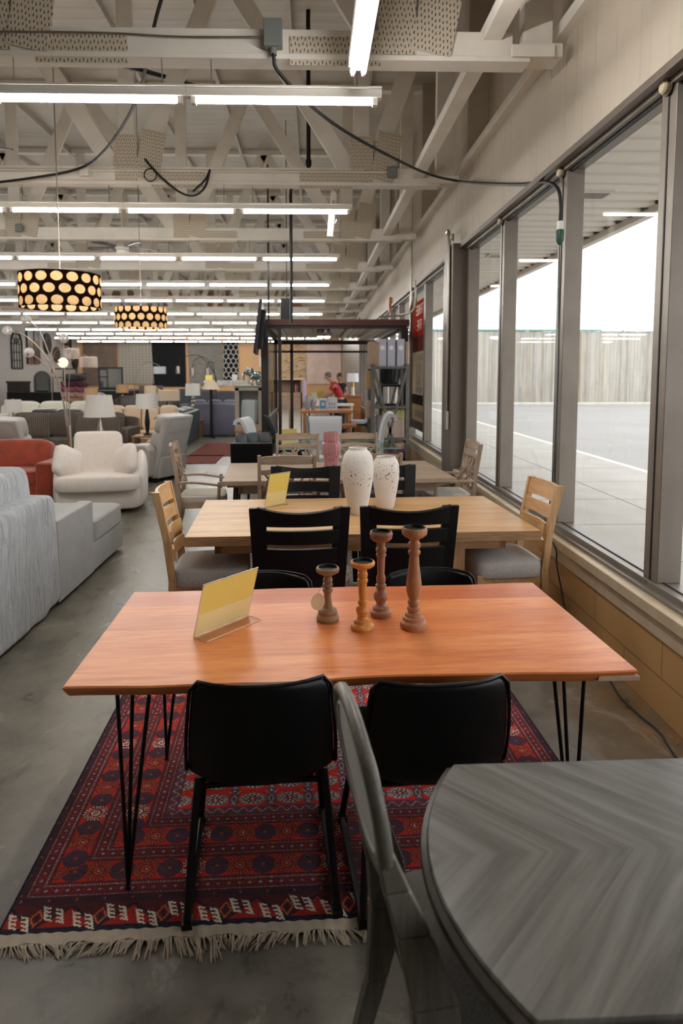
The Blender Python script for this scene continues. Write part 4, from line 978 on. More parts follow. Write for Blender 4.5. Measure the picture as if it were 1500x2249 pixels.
for z_, r_ in zs:
    for k in range(n):
        a = 2*PI*k/n; r2 = r_*(1+.10*abs(math.sin(a*7))); vs.append((r2*math.cos(a), r2*math.sin(a), z_))
for z_, r_ in reversed(zs):
    for k in range(n):
        a = 2*PI*k/n; r2 = (r_-.006)*(1+.05*abs(math.sin(a*8))); vs.append((r2*math.cos(a), r2*math.sin(a), max(z_, .008)))
m_ = 2*len(zs); b.add(vs, [(i*n+k, i*n+(k+1) % n, (i+1)*n+(k+1) % n, (i+1)*n+k) for i in range(m_-1) for k in range(n)] + [tuple(range(n-1,-1,-1)), tuple((m_-1)*n+k for k in range(n))])
m, t, N, L, B = nt_new('pink fluted glass'); N.remove(B)
tr = N.new('ShaderNodeBsdfTransparent'); df = N.new('ShaderNodeBsdfPrincipled'); df.inputs['Base Color'].default_value = lin('cf9c9d'); df.inputs['Roughness'].default_value = .08
lw = N.new('ShaderNodeLayerWeight'); lw.inputs[0].default_value = .5; ms = N.new('ShaderNodeMixShader'); tr.inputs[0].default_value = (.95,.80,.81,1)
L.new(ramp(N, L, lw.outputs['Facing'], [(.05, (.18,)*3), (.75, (.85,)*3)]), ms.inputs[0]); L.new(tr.outputs[0], ms.inputs[1]); L.new(df.outputs[0], ms.inputs[2]); L.new(ms.outputs[0], N['Material Output'].inputs[0])
b.build('body', m, pv, ang=60)
dsh = thing('serving_tray', 'small oval pale wooden tray behind the speckled vases', 'tray', (.60, 6.75, .76))
MB().lathe([(0,0),(.13,0),(.16,.03),(.165,.03),(.14,.008),(0,.008)], n=30, sq=.7).build('tray', M_linen, dsh)

# ================================================================ glass table group behind
gl = thing('glass_table', 'glass-topped dining table with a dark base behind the weathered table', 'table', (.32, 9.20, 0), R(3))
MB().box(-.82,.82,-.50,.50,.745,.757).build('glass_top', glass('greenish table glass', (.82,.9,.87)), gl, bev=.003)
MB().box(-.822,.822,-.503,-.497,.744,.758).box(-.822,.822,.497,.503,.744,.758).build('glass_edge', plain('green glass edge', '8fb0a4', .2), gl)
for s_ in (-1, 1): MB().bar((s_*.25,-.3,0),(s_*.55,-.3,.745),.05,.05).bar((s_*.25,.3,0),(s_*.55,.3,.745),.05,.05).build('leg', M_blackmetal, gl)
sign((-.42, 8.75), (-.22, 8.80), (.15, -.95), .27, .76, 'yellow card in a clear holder on the glass table, seen through a lattice chair')
def slab_chair(loc, rz, label, tufted, mt, H_=.93, grp='black leather slab chairs'):
    c = thing('leather_chair', label, 'chair', loc, rz, grp)
    b = MB()
    if tufted:
        for i in range(3):
            for j in range(3):
                b.cushion(((i-1)*.158, -.22-.05*j, .56+j*.155), (.157, .07, .155), .35, 12, 8, Matrix.Rotation(R(12), 4, 'X'))
    else: b.hexa([(-.25,-.25,.45),(.25,-.25,.45),(.25,-.18,.45),(-.25,-.18,.45)], [(-.25,-.33,H_),(.25,-.33,H_),(.25,-.28,H_),(-.25,-.28,H_)])
    b.build('backrest', mt, c, bev=0 if tufted else .015, seg=3)
    b = MB(); b.cushion((0,0,.45), (.50,.47,.10), .25, 20, 8); b.build('seat', mt, c)
    for sx in (-1, 1):
        for sy in (-1, 1): MB().bar((sx*.21, sy*.2, .42), (sx*.23, sy*.22-.0, 0), .028, .028).build('leg', M_blackmetal, c)
    return c
M_grleather = plain('gunmetal leather', '3c4248', .35, bmp=.1, bs=200)
slab_chair((-.735, 8.08, 0), R(2), 'plain black leather chair back behind the left end of the weathered table', False, M_blackleather, .93, 'leather chairs at the glass table')
slab_chair((-.70, 8.66, 0), R(-158), 'tufted dark leather chair in square panels, behind the plain black chair', True, M_grleather, .97, 'leather chairs at the glass table')
M_velvet = plain('pale grey velvet', 'bcbec1', .75, sheen=.5); M_velvet2 = plain('silver grey velvet', '7d8184', .7, sheen=.5)
def roll_chair(loc, rz, label, mt, channels=False, H_=1.03, grp='pale velvet chairs'):
    c = thing('velvet_chair', label, 'chair', loc, rz, grp)
    b = MB()
    if channels:
        for i in range(7):
            x = (i-3)*.074; b.tube([(x, -.16, .45), (x*1.05, -.20, .7), (x*1.12, -.26, H_-.03)], [.036,.038,.038], 8)
    else:
        P_ = [(-.16,.44),(-.165,.6),(-.18,.78),(-.21,.92),(-.245,1.0),(-.275,1.03),(-.31,1.02),(-.315,.985)]
        b.sheet(lambda u, v: Vector(((2*u-1)*(.23+.035*v), *[q for q in lerp_pts(P_, v)])), 6, 20, .05)
    b.build('backrest', mt, c, bev=0)
    b = MB(); b.cushion((0,.02,.44), (.50,.48,.13), .25, 20, 8); b.build('seat', mt, c)
    for sx in (-1, 1):
        for sy in (-1, 1): MB().bar((sx*.2, sy*.19, .38), (sx*.22, sy*.23, 0), .03, .03).build('leg', M_blackwood, c)
    return c
r1 = roll_chair((.205, 10.0, 0), R(182), 'pale grey velvet chair with rolled top facing the camera behind the glass table', M_velvet)
w1_ = dup(r1, (.86, 9.70, 0), R(88), 'tall white chair with rolled back seen from the side in front of the steel shelf')
dup(r1, (-.78, 10.0, 0), R(-100), 'pale chair with rolled back seen from the side, left of the brown kiosk post')
w1_.scale = (1, 1, 1.09)
roll_chair((.16, 11.45, 0), R(181), 'silver grey chair with vertical channels, behind the pale rolled-top chair', M_velvet2, True)
bk = thing('black_armchair', 'black sling armchair tilted under the left side of the brown kiosk', 'chair', (-.45, 11.9, 0), R(-75))
MB().hexa([(-.28,-.15,.40),(.28,-.15,.40),(.28,-.11,.40),(-.28,-.11,.40)], [(-.28,-.42,1.0),(.28,-.42,1.0),(.28,-.39,1.0),(-.28,-.39,1.0)]).build('backrest', M_grleather, bk, bev=.01)
MB().box(-.28,.28,-.15,.35,.36,.42).build('seat', M_blackleather, bk, bev=.015)
for s_ in (-1, 1): MB().bar((s_*.30,-.25,.62),(s_*.30,.3,.62),.03,.03).bar((s_*.30,.3,.62),(s_*.30,.3,0),.03,.03).bar((s_*.30,-.2,.62),(s_*.30,-.25,0),.03,.03).build('arm_frame', M_blackmetal, bk)

# ================================================================ brown kiosk (hot-tub style gazebo frame)
M_brown = plain('dark brown enamel', '4a2318', .45); M_brown2 = plain('very dark brown', '1f1512', .45); M_haze = glass('smoky plastic side panel', (.62,.66,.66))
kz = thing('kiosk', 'dark brown post-and-beam kiosk frame with clear side panels against the window wall', 'kiosk', (0, 0, 0))
MB().box(-.93, 1.74, 11.95, 12.10, 2.60, 2.715).build('fascia_beam', M_brown, kz, bev=.01)
MB().box(-.90, 1.70, 11.98, 12.08, 2.555, 2.60).build('lintel', M_brown2, kz)
MB().box(-.93,-.80,11.97,12.10,0,2.56).build('post', M_brown2, kz, bev=.005)
MB().box(1.60,1.73,11.97,12.10,0,2.56).build('post', M_brown2, kz, bev=.005)
MB().box(-.93,-.85,15.9,16.0,0,2.56).build('post', M_brown2, kz)
MB().box(1.60,1.70,15.9,16.0,0,2.56).build('post', M_brown2, kz)
MB().box(-.93,-.83,12.1,15.95,2.54,2.60).box(1.60,1.70,12.1,15.95,2.54,2.60).box(-.93,1.70,15.9,16.0,2.44,2.53).build('top_rail', M_brown2, kz)
MB().box(-.9,1.7,15.92,15.98,2.24,2.29).box(-.54,-.47,15.92,15.98,.0,2.5).box(-.625,-.565,12.0,12.06,.0,2.56).box(-.90,-.82,12.15,15.9,.84,.92).box(-.90,-.82,12.15,15.9,0,.06).build('inner_rail', M_brown2, kz)
MB().box(-.875,-.87,12.1,15.9,.92,2.5).build('side_panel', M_haze, kz)
MB().box(-.875,-.87,12.1,15.9,.06,.84).build('lower_panel', M_brown2, kz)
MB().sheet(lambda u, v: Vector((-.88+2.5*u, 12.1+3.85*v, 2.60+.012*math.sin(u*2*PI*20))), 160, 2, .004).build('roof_sheet', plain('silver roof sheet', 'c4c6c0', .3, .3), kz)
rb = MB()
for x_ in np.arange(-.6, 1.6, .42): rb.box(x_-.02, x_+.02, 12.1, 15.9, 2.53, 2.585)
rb.build('roof_rib', M_white, kz)
kl = thing('kiosk_light', 'rectangular caged light under the roof of the brown kiosk', 'light', (.22, 13.3, 2.42))
MB().box(-.15,.15,-.35,.35,.05,.14).build('housing', M_white, kl, bev=.01)
for s_ in (-1, 1): MB().box(s_*.07-.045, s_*.07+.045, -.3, .3, .035, .05).build('lit_panel', emit('kiosk lit panel', (1,.98,.92), 9) if 'kiosk lit panel' not in MT else MT['kiosk lit panel'], kl)
# screens and speaker
tv = thing('television', 'black flat television seen edge-on beside the top of the brown kiosk', 'television', (-.98, 11.55, 2.08), R(-87))
T_ = Matrix.Rotation(R(-7), 4, 'X')
MB().box(-.62,.62,-.035,.02,.0,.88, T_).build('screen', M_blackmetal, tv, bev=.008)
MB().box(-.3,.3,.02,.09,.10,.75, T_).box(-.08,.08,.09,.14,.3,.55, T_).build('rear_housing', M_gasket, tv, bev=.01)
MB().tube([(0,.14,.45),(0,.22,.6),(0,.22,3.2)], .014, 8).build('bracket', M_blackmetal, tv)
sk = thing('wall_screen', 'black box hanging above the kiosk beam beside the water pipe', 'speaker', (-.48, 12.4, 2.72))
MB().box(-.105,.105,-.12,.12,.0,.40).build('cabinet', M_blackmetal, sk, bev=.006); MB().tube([(0,0,.4),(0,0,3.6)], .008, 6).build('hanger', M_blackmetal, sk)

# ================================================================ steel shelf with stock
M_steel = plain('weathered grey steel', '6d6a64', .5, .4, var=.25, vs=8)
sh = thing('steel_shelf', 'grey steel industrial shelf with crossed braces against the window wall', 'shelf', (1.25, 11.0, 0))
for sx in (-1, 1):
    for y_ in (-.35, .35): MB().bar((sx*.28, y_, 0), (sx*.28, y_, 1.9), .055, .055).build('post', M_steel, sh)
for z_ in (.25, .70, 1.22, 1.86): MB().box(-.30,.30,-.38,.38,z_-.04,z_).build('shelf_board', M_steel, sh, bev=.004)
for y_ in (-.385, .385):
    MB().bar((-.27,y_,1.84),(.18,y_,.15),.045,.012,(0,1,0)).build('brace', M_steel, sh); MB().bar((.27,y_,1.84),(-.18,y_,.15),.045,.012,(0,1,0)).build('brace', M_steel, sh)
M_lav = plain('lavender grey carton', 'a9a8b4', .5); M_disc = plain('white seal', 'd9d9de', .5); M_kraft = plain('kraft brown carton', '9b8069', .7, var=.1)
for i, (x_, w_, mt, lb) in enumerate(((.985,.15,M_kraft,'tan carton standing at the left end of the shelf top'), (1.125,.125,M_lav,'lavender grey carton with a white seal, left one of the three on the shelf'), (1.265,.12,M_lav,'lavender grey carton with a white seal, middle one of the three on the shelf'), (1.42,.12,M_lav,'lavender grey carton with a white seal, right one of the three, apart from the others'), (1.50,.05,M_kraft,'brown carton at the right end of the shelf top'))):
    c = thing('carton', lb, 'box', (x_ if i < 4 else 1.52, 10.78, 1.86), 0, 'cartons on top of the steel shelf')
    hh = .44 if mt is M_lav else .40
    MB().box(-w_/2, w_/2, -.10, .25, 0, hh).build('box', mt, c, bev=.004)
    if mt is M_lav: MB().lathe([(0,0),(.038,0),(.038,.003),(0,.003)], (0,0,0), 20, M=Matrix.Translation((0,-.10,.30)) @ Matrix.Rotation(R(90), 4, 'X')).build('seal', M_disc, c)
def item(name, label, cat, loc, fn, mt, grp=None, bev=.0, rz=0):
    b = MB(); fn(b); o = b.build(name, mt, None, bev=bev, loc=loc); o.rotation_euler = (0, 0, rz); tag(o, label, cat, grp); return o
item('ceramic_pot', 'dark glossy pot on the second shelf of the steel rack', 'pot', (1.27, 10.9, 1.57), lambda b: b.lathe([(0,0),(.12,0),(.15,.04),(.16,.25),(.15,.25),(.14,.05),(0,.03)], n=24), plain('dark glossy glaze', '22282a', .15, .2))
item('pot_stand', 'black rack with two white discs under the dark pot', 'stand', (1.27, 10.9, 1.22), lambda b: b.box(-.14,.16,-.12,.12,0,.03).box(-.15,-.13,-.12,.12,0,.33).box(.15,.17,-.12,.12,0,.33).box(-.14,.16,-.12,.12,.31,.345), M_blackmetal)
item('box', 'two-tone yellow and pink box on the middle shelf of the steel rack', 'box', (1.33, 10.9, .70+.16), lambda b: b.box(-.17,.17,-.15,.15,.15,.30), plain('pale yellow', 'd6cf8a', .6))
item('box', 'pale pink box under the yellow one on the middle shelf', 'box', (1.33, 10.9, .70+.0), lambda b: b.box(-.17,.17,-.15,.15,0,.305), plain('pale pink', 'cdb5a3', .6))
for i, (x_, z_, w_, h_, cl, lb) in enumerate(((1.10,.70,.09,.36,'8f8284','grey wrapped bedding bag on the middle shelf'), (1.28,.25,.20,.12,'c9ccd4','white folded linen bag on the low shelf'), (1.38,.37,.17,.13,'7c4a72','purple patterned bedding bag on the low shelf'), (1.36,.50,.18,.12,'c2a98e','tan bedding bag above the purple one'), (1.33,.0,.25,.2,'5a4636','brown box on the floor under the steel shelf'))):
    item('bedding_bag' if i != 4 else 'box', lb, 'bag' if i != 4 else 'box', (x_, 10.82, z_), lambda b: b.cushion((0,0,h_/2), (w_*1.6, .3, h_), .25, 20, 10), fabric('bag ' + cl, cl))
for i, (z_, cl, lb) in enumerate(((1.50,'b8946c','tan leather sample strip hanging at the side of the steel shelf'), (1.02,'b59a84','tan woven bag hanging at the side of the steel shelf'), (.45,'a58a74','pale tasselled bag hanging low beside the steel shelf'))):
    item('hanging_bag', lb, 'bag', (.90, 10.72, z_), lambda b: b.cushion((0,0,.14), (.10,.06,.30), .4, 14, 10), fabric('hang ' + cl, cl))

def paper(name, cl):   # thin printed film, daylight glows through it
    m, t, N, L, B = nt_new(name); d = N.new('ShaderNodeBsdfDiffuse'); tl = N.new('ShaderNodeBsdfTranslucent'); ms = N.new('ShaderNodeMixShader'); ms.inputs[0].default_value = .35
    d.inputs[0].default_value = lin(cl); tl.inputs[0].default_value = lin(cl); L.new(d.outputs[0], ms.inputs[1]); L.new(tl.outputs[0], ms.inputs[2]); L.new(ms.outputs[0], N['Material Output'].inputs[0]); return m
# poster on the window, its text reading backwards from inside
ps = thing('window_poster', 'tall red and cream sale poster on the window glass, its writing reversed', 'poster', (1.918, 11.9, 0), 0)
for nm, z0_, z1_, cl in (('red_panel', 2.42, 3.05, 'b8493a'), ('maroon_panel', 2.14, 2.42, '7c4a44'), ('cream_panel', 1.36, 2.14, 'bfae98'), ('brown_band', 1.18, 1.36, '4a3e3a'), ('cream_band', .88, 1.18, 'b5a288'), ('grey_band', .72, .88, '6a625c')):
    MB().box(-.004, .0, -.78, .80, z0_, z1_).build(nm, paper('poster ' + nm, cl), ps)
def text(body, size, z_, y_, mt, par, name='lettering'):
    cu = bpy.data.curves.new(name, 'FONT'); cu.body = body; cu.size = size; cu.extrude = .0008; cu.align_x = 'CENTER'
    q = bpy.data.objects.new('t', cu); COL.objects.link(q)
    me = bpy.data.meshes.new_from_object(q.evaluated_get(bpy.context.evaluated_depsgraph_get())); bpy.data.objects.remove(q)
    o = bpy.data.objects.new(name, me); COL.objects.link(o); me.materials.clear(); me.materials.append(mt); o.parent = par
    o.location = (-.0055, y_, z_); o.rotation_euler = (R(90), 0, R(90))   # faces the street, so it reads mirrored from inside
    return o
M_ink = plain('dark print', '4a4244', .6); M_cream = plain('cream print', 'cdb9a0', .6)
text('THREE', .26, 2.80, 0, M_cream, ps); text('FIVE', .28, 2.52, 0, M_cream, ps)
text('QUALITY', .17, 1.99, 0, M_ink, ps); text('12', .60, 1.53, .05, M_ink, ps); text('MONTHS', .17, 1.385, 0, M_ink, ps); text('NO INTEREST', .19, .95, 0, M_ink, ps)
# ================================================================ sofas on the left
def chenille(name, c1, c2, st=1.0):
    m, t, N, L, B = nt_new(name)
    v = tc(N, L, (4, 15, 2.6)); n1 = noise(N, L, v, 1.4, 4, .6, 1.2); v2 = tc(N, L); n2 = noise(N, L, v2, 5, 5, .6)
    L.new(mix(N, L, .5, ramp(N, L, n1, [(.3, c1), (.7, c2)]), ramp(N, L, n2, [(.3, c1), (.7, c2)])), B.inputs['Base Color'])
    B.inputs['Roughness'].default_value = .95; B.inputs['Sheen Weight'].default_value = .3; bump(N, L, B, n1, st, .045); return m
M_chen = chenille('pale blue grey chenille', '9a9fa3', 'bfc2c4')
M_suede = plain('light grey suede', '94928f', .9, var=.2, vs=5, sheen=.4, bmp=.15, bs=120)
M_cream_f = fabric('cream boucle', 'e2d9d1', var=.06)
M_rust = plain('rust velvet', '9a3410', .7, var=.35, vs=6, sheen=.4)
M_taupe = plain('taupe grey leather', 'aeaaa5', .45, var=.08, vs=6, bmp=.1, bs=60)
M_whiteleather = plain('white leather', 'c9c5b8', .45); M_creamleather = plain('cream leather', 'c9b095', .45)
M_blueblack = plain('slate blue leather', '3a4046', .4); M_brownblack = plain('dark brown leather', '2b2220', .35)
M_lavf = fabric('lavender grey fabric', '6c6a7a'); M_char = fabric('charcoal fabric', '4b4a50')
m, t, N, L, B = nt_new('brown corduroy'); v = tc(N, L); sp = N.new('ShaderNodeSeparateXYZ'); L.new(v, sp.inputs[0])
s_ = mth(N, L, 'SINE', mth(N, L, 'MULTIPLY', sp.outputs[0], 2*PI/.035)); L.new(ramp(N, L, s_, [(.0, '4a4038'), (.6, '74695e')]), B.inputs['Base Color']); B.inputs['Roughness'].default_value = .9
bump(N, L, B, s_, .8, .01); M_cord = m

# chenille sectional: its back and arm run along the aisle
cs = thing('sectional_sofa', 'huge pale blue-grey plush sectional sofa seen from behind at the left edge, nearest the camera', 'sofa', (0, 0, 0))
def wob(p, a=.012): return p + Vector((a*math.sin(p.y*21+p.z*4), .4*a*math.sin(p.z*30+p.y*9), .5*a*math.sin(p.y*17+p.x*7)))
b = MB(); b.cushion((-2.04, 3.55, .45), (.30, 2.72, .86), .16, 120, 30, None, lambda p: wob(p, .010)); b.build('back_panel', M_chen, cs)
b = MB(); b.cushion((-2.55, 3.6, .30), (1.1, 2.5, .56), .15, 24, 10); b.build('seat_base', M_chen, cs)
b = MB(); b.cushion((-2.26, 3.9, .86), (.42, 1.45, .56), .5, 60, 24, Matrix.Rotation(R(6), 4, 'Y'), lambda p: wob(p, .018)); b.build('back_cushion', M_chen, cs)
b = MB(); b.cushion((-2.20, 4.66, .88), (.30, .34, .40), .45, 30, 16, None, lambda p: wob(p, .012)); b.build('back_cushion', M_chen, cs)
b = MB(); b.cushion((-2.30, 2.6, .84), (.42, 1.3, .54), .5, 60, 24, None, lambda p: wob(p, .018)); b.build('back_cushion', M_chen, cs)
MB().box(-2.02,-1.90,4.88,5.68,.03,.655).build('side_panel', M_suede, cs, bev=.015, seg=3)
MB().box(-2.98,-1.905,4.9,6.56,.03,.28).build('chaise_base', M_suede, cs, bev=.02, seg=3)
b = MB(); b.cushion((-2.45, 6.13, .37), (1.10, .92, .20), .18, 32, 12); b.build('chaise_cushion', M_suede, cs)
b = MB(); b.cushion((-2.50, 5.27, .37), (.98, .84, .20), .18, 32, 12); b.build('chaise_cushion', M_suede, cs)

def sofa(name, label, loc, rz, W, D, sh_, bh, aw, ah, nb, mt, grp=None, legs=True, cat='sofa', puff=.35, rake=8, pil=None):
    s = thing(name, label, cat, loc, rz, grp)   # faces local +y
    MB().box(-W/2+aw*.5, W/2-aw*.5, -D/2+.05, D/2-.03, .06, sh_-.12).build('base', mt, s, bev=.03, seg=3)
    iw = W-2*aw
    for i in range(nb):
        x = -iw/2+iw*(i+.5)/nb
        b = MB(); b.cushion((x, .08, sh_-.08), (iw/nb*.99, D-.28, .19), .2, 24, 10); b.build('seat_cushion', mt, s)
        b = MB(); b.cushion((x, -D/2+.24, (sh_+bh)/2), (iw/nb*.99, .26, bh-sh_+.06), puff, 24, 14, Matrix.Rotation(R(rake), 4, 'X')); b.build('back_cushion', mt, s)
    b = MB(); b.cushion((0, -D/2+.10, bh*.48), (W-.02, .20, bh*.92), .15, 24, 12, Matrix.Rotation(R(rake*.6), 4, 'X')); b.build('back_panel', mt, s)
    if aw:
        for s_ in (-1, 1):
            b = MB(); b.cushion((s_*(W/2-aw/2), 0, ah/2+.02), (aw, D, ah), .2, 20, 12); b.build('arm', mt, s)
    if legs:
        for sx in (-1, 1):
            for sy in (-1, 1): MB().box(sx*(W/2-.1)-.03, sx*(W/2-.1)+.03, sy*(D/2-.12)-.03, sy*(D/2-.12)+.03, 0, .07).build('leg', M_blackwood, s)
    return s
# cream chair-and-a-half
wc = thing('armchair', 'wide cream upholstered swivel chair with two matching pillows', 'armchair', (-2.74, 8.55, 0), R(190))
wc.scale = (.88, .9, .97)
b = MB(); b.lathe([(0,0),(.38,0),(.38,.05),(0,.05)], n=30); b.build('swivel_base', M_blackmetal, wc)
b = MB(); b.cushion((0, 0, .20), (1.14, .96, .30), .22, 40, 12); b.build('base', M_cream_f, wc)
b = MB(); b.cushion((0, .14, .41), (1.16, .94, .23), .30, 40, 14); b.build('seat_cushion', M_cream_f, wc)
b = MB(); b.cushion((.07, -.27, .68), (.68, .26, .66), .22, 36, 18, Matrix.Rotation(R(10), 4, 'X')); b.build('back_cushion', M_cream_f, wc)
for s_ in (-1, 1):
    b = MB()
    def armf(u, v, s_=s_):
        y = -.40+.70*u; h = .74-.26*u**1.6; th = 2*PI*v
        return Vector((s_*(.54+.04*math.sin(u*PI)) + .075*math.cos(th)*(1-.0*u), y, .06+(h-.06)/2 + (h-.06)/2*math.copysign(abs(math.sin(th))**.5, math.sin(th))))
    b.sheet(armf, 20, 20); 
    for e in (0, 1):
        n0 = len(b.v); b.v.append(tuple(armf(e, 0)*.5+armf(e, .5)*.5)); b.f += [(n0, e*20*21+j, e*20*21+j+1) if e == 0 else (n0, e*20*21+j+1, e*20*21+j) for j in range(20)]
    b.build('arm', M_cream_f, wc)
b = MB(); b.cushion((0, -.40, .40), (1.06, .16, .66), .25, 30, 14, Matrix.Rotation(R(8), 4, 'X')); b.build('back_panel', M_cream_f, wc)
def pill(p): 
    k = (1-abs(p.x/.24)**3*.25)*(1-abs(p.z/.24)**3*.2); return Vector((p.x*(1+.12*abs(p.z/.22)**2), p.y*(1-.6*max(abs(p.x/.23), abs(p.z/.23))**2.2), p.z*(1+.12*abs(p.x/.22)**2)))
for (x_, rz_, lb) in ((-3.05, 58, 'cream throw pillow leaning at the left side of the wide cream chair'), (-2.37, -38, 'cream throw pillow leaning at the right side of the wide cream chair')):
    b = MB(); b.cushion((0,0,0), (.40,.22,.40), .62, 36, 20, None, pill); o = b.build('throw_pillow', M_cream_f, None, loc=(x_, 8.36 if x_ > -3 else 8.22, .645)); o.rotation_euler = (R(-14), R(24 if rz_ > 0 else -24), R(rz_)); tag(o, lb, 'pillow', 'cream pillows on the wide chair')
st = thing('rust_sofa', 'rust orange velvet sofa cut off by the left edge of the photo', 'sofa', (-4.42, 8.95, 0), R(180))
sofa_ = st
MB().box(-1.0,1.0,-.42,.42,.08,.32).build('base', M_rust, st, bev=.03)
for x_ in (-.45, .38):
    b = MB(); b.cushion((x_, .08, .40), (.84, .72, .2), .22, 24, 10); b.build('seat_cushion', M_rust, st)
    b = MB(); b.cushion((x_, -.12, .64), (.84, .28, .42), .4, 30, 16, Matrix.Rotation(R(14), 4, 'X')); b.build('back_cushion', M_rust, st)
MB().box(-1.0,1.0,-.45,-.28,.08,.72).build('back_panel', M_rust, st, bev=.04, seg=3)
for s_ in (-1, 1): MB().box(s_*.95-.11, s_*.95+.11, -.42,.44,.08,.60).build('arm', M_rust, st, bev=.035, seg=3)

def recliner(loc, rz, label):
    r = thing('recliner', label, 'recliner', loc, rz, 'taupe leather recliners')
    b = MB(); b.prism([(-.42,.06),(.40,.06),(.42,.30),(.38,.40),(-.30,.40),(-.50,.42)], -.30, .30, 'x'); b.build('base', M_taupe, r, bev=.03, seg=3)
    b = MB(); b.hexa([(-.34,-.36,.06),(.34,-.36,.06),(.34,-.26,.06),(-.34,-.26,.06)], [(-.33,-.66,1.06),(.33,-.66,1.06),(.31,-.52,1.08),(-.31,-.52,1.08)]); b.build('back_shell', M_taupe, r, bev=.035, seg=3)
    for z_, y_, h_ in ((.93, -.50, .30), (.67, -.40, .30)):
        b = MB(); b.cushion((0, y_+.02, z_), (.62, .28, h_), .32, 26, 12, Matrix.Rotation(R(16), 4, 'X')); b.build('back_cushion', M_taupe, r)
    b = MB(); b.cushion((0, .05, .46), (.56, .70, .20), .25, 24, 10); b.build('seat', M_taupe, r)
    MB().tube([(-.30,-.34,1.02),(-.2,-.36,1.07),(.2,-.36,1.07),(.30,-.34,1.02)], .006, 6).build('piping', M_gasket, r)
    for s_ in (-1, 1):
        b = MB(); b.prism([(-.36,.10),(.38,.10),(.42,.50),(.36,.60),(-.30,.62),(-.40,.55)], s_*.39-.09, s_*.39+.09, 'x'); b.build('arm', M_taupe, r, bev=.04, seg=3)
    for s_ in (-1, 1): MB().box(s_*.30-.04, s_*.30+.04, -.40,.32,0,.06).build('foot', M_blackmetal, r)
    return r
rc = recliner((-2.70, 11.0, 0), R(62), 'taupe leather power recliner seen from its back and side, right of the wide cream chair')
dup(rc, (-4.45, 10.45, 0), R(-18), 'taupe leather recliner at the left edge behind the rust sofa')
cds = sofa('corduroy_sofa', 'grey-brown corduroy sofa behind the wide cream chair', (-4.95, 13.3, 0), R(180), 2.75, 1.0, .46, .93, .24, .66, 3, M_cord, puff=.4)
for x_, z_, rz_, lb in ((-5.35, .74, 8, 'grey-brown corduroy pillow at the left of the corduroy sofa'), (-4.30, .70, -8, 'brown corduroy pillow behind the white table lamp'), (-3.95, .70, -16, 'brown corduroy pillow at the right end of the corduroy sofa')):
    b = MB(); b.cushion((0,0,0), (.56,.20,.44), .4, 30, 16, None, pill); o = b.build('throw_pillow', M_cord, None, loc=(x_, 12.82, z_)); o.rotation_euler = (R(-12), 0, R(rz_)); tag(o, lb, 'pillow', 'corduroy pillows')
sofa('leather_sofa', 'black leather sofa back just above the corduroy sofa', (-5.6, 14.9, 0), R(0), 1.5, .95, .45, .95, .2, .62, 2, M_brownblack, puff=.3)
sofa('leather_sofa', 'white leather sectional with headrests at the far left', (-6.9, 17.6, 0), R(180), 3.0, 1.0, .46, .98, .3, .66, 3, M_whiteleather, puff=.45)
sofa('leather_sofa', 'cream leather sofa with channelled back left of the taupe recliner', (-3.85, 14.75, 0), R(180), 1.6, .95, .48, 1.0, .0, .6, 4, M_creamleather, puff=.4)
sofa('leather_sofa', 'slate leather reclining sofa end with console, right behind the taupe recliner', (-3.62, 16.6, 0), R(90), 2.2, 1.2, .5, .86, .28, .80, 2, M_blueblack, puff=.3)
sofa('fabric_sofa', 'lavender grey curved fabric sofa seen from behind left of the glass cabinet', (-2.72, 18.9, 0), R(-8), 1.35, 1.0, .48, .98, .0, .66, 3, M_lavf, puff=.45)
sofa('fabric_sofa', 'charcoal fabric sectional behind the lavender grey sofa', (-3.4, 22.5, 0), R(180), 2.1, 1.0, .48, 1.12, .25, .7, 2, M_char)
sofa('leather_sofa', 'dark brown leather sofa below the tan table lamp in the distance', (-5.55, 21.5, 0), R(180), 2.0, .95, .48, .98, .2, .7, 2, M_brownblack)
sofa('fabric_sofa', 'charcoal sofa behind the square beige lampshade', (-4.3, 24.5, 0), R(180), 1.9, .95, .48, 1.15, .2, .7, 2, M_char)
tag(MB().box(-2.05,-1.25,0,1.25,.001,.012).sheet(lambda u, v: Vector((-2.05+.8*u, -.05*v, .01)), 30, 1).build('rust_rug', plain('rust red rug pile', '6e2a18', .95, var=.35, vs=4), loc=(-.65, 12.8, 0)), 'rust red rug with fringe on the aisle floor behind the armchair', 'rug')
tag(MB().box(0,1.0,0,2.6,.001,.012).build('rust_rug', MT['rust red rug pile'], loc=(-2.65, 13.9, 0)), 'second rust red rug farther back on the aisle floor', 'rug')

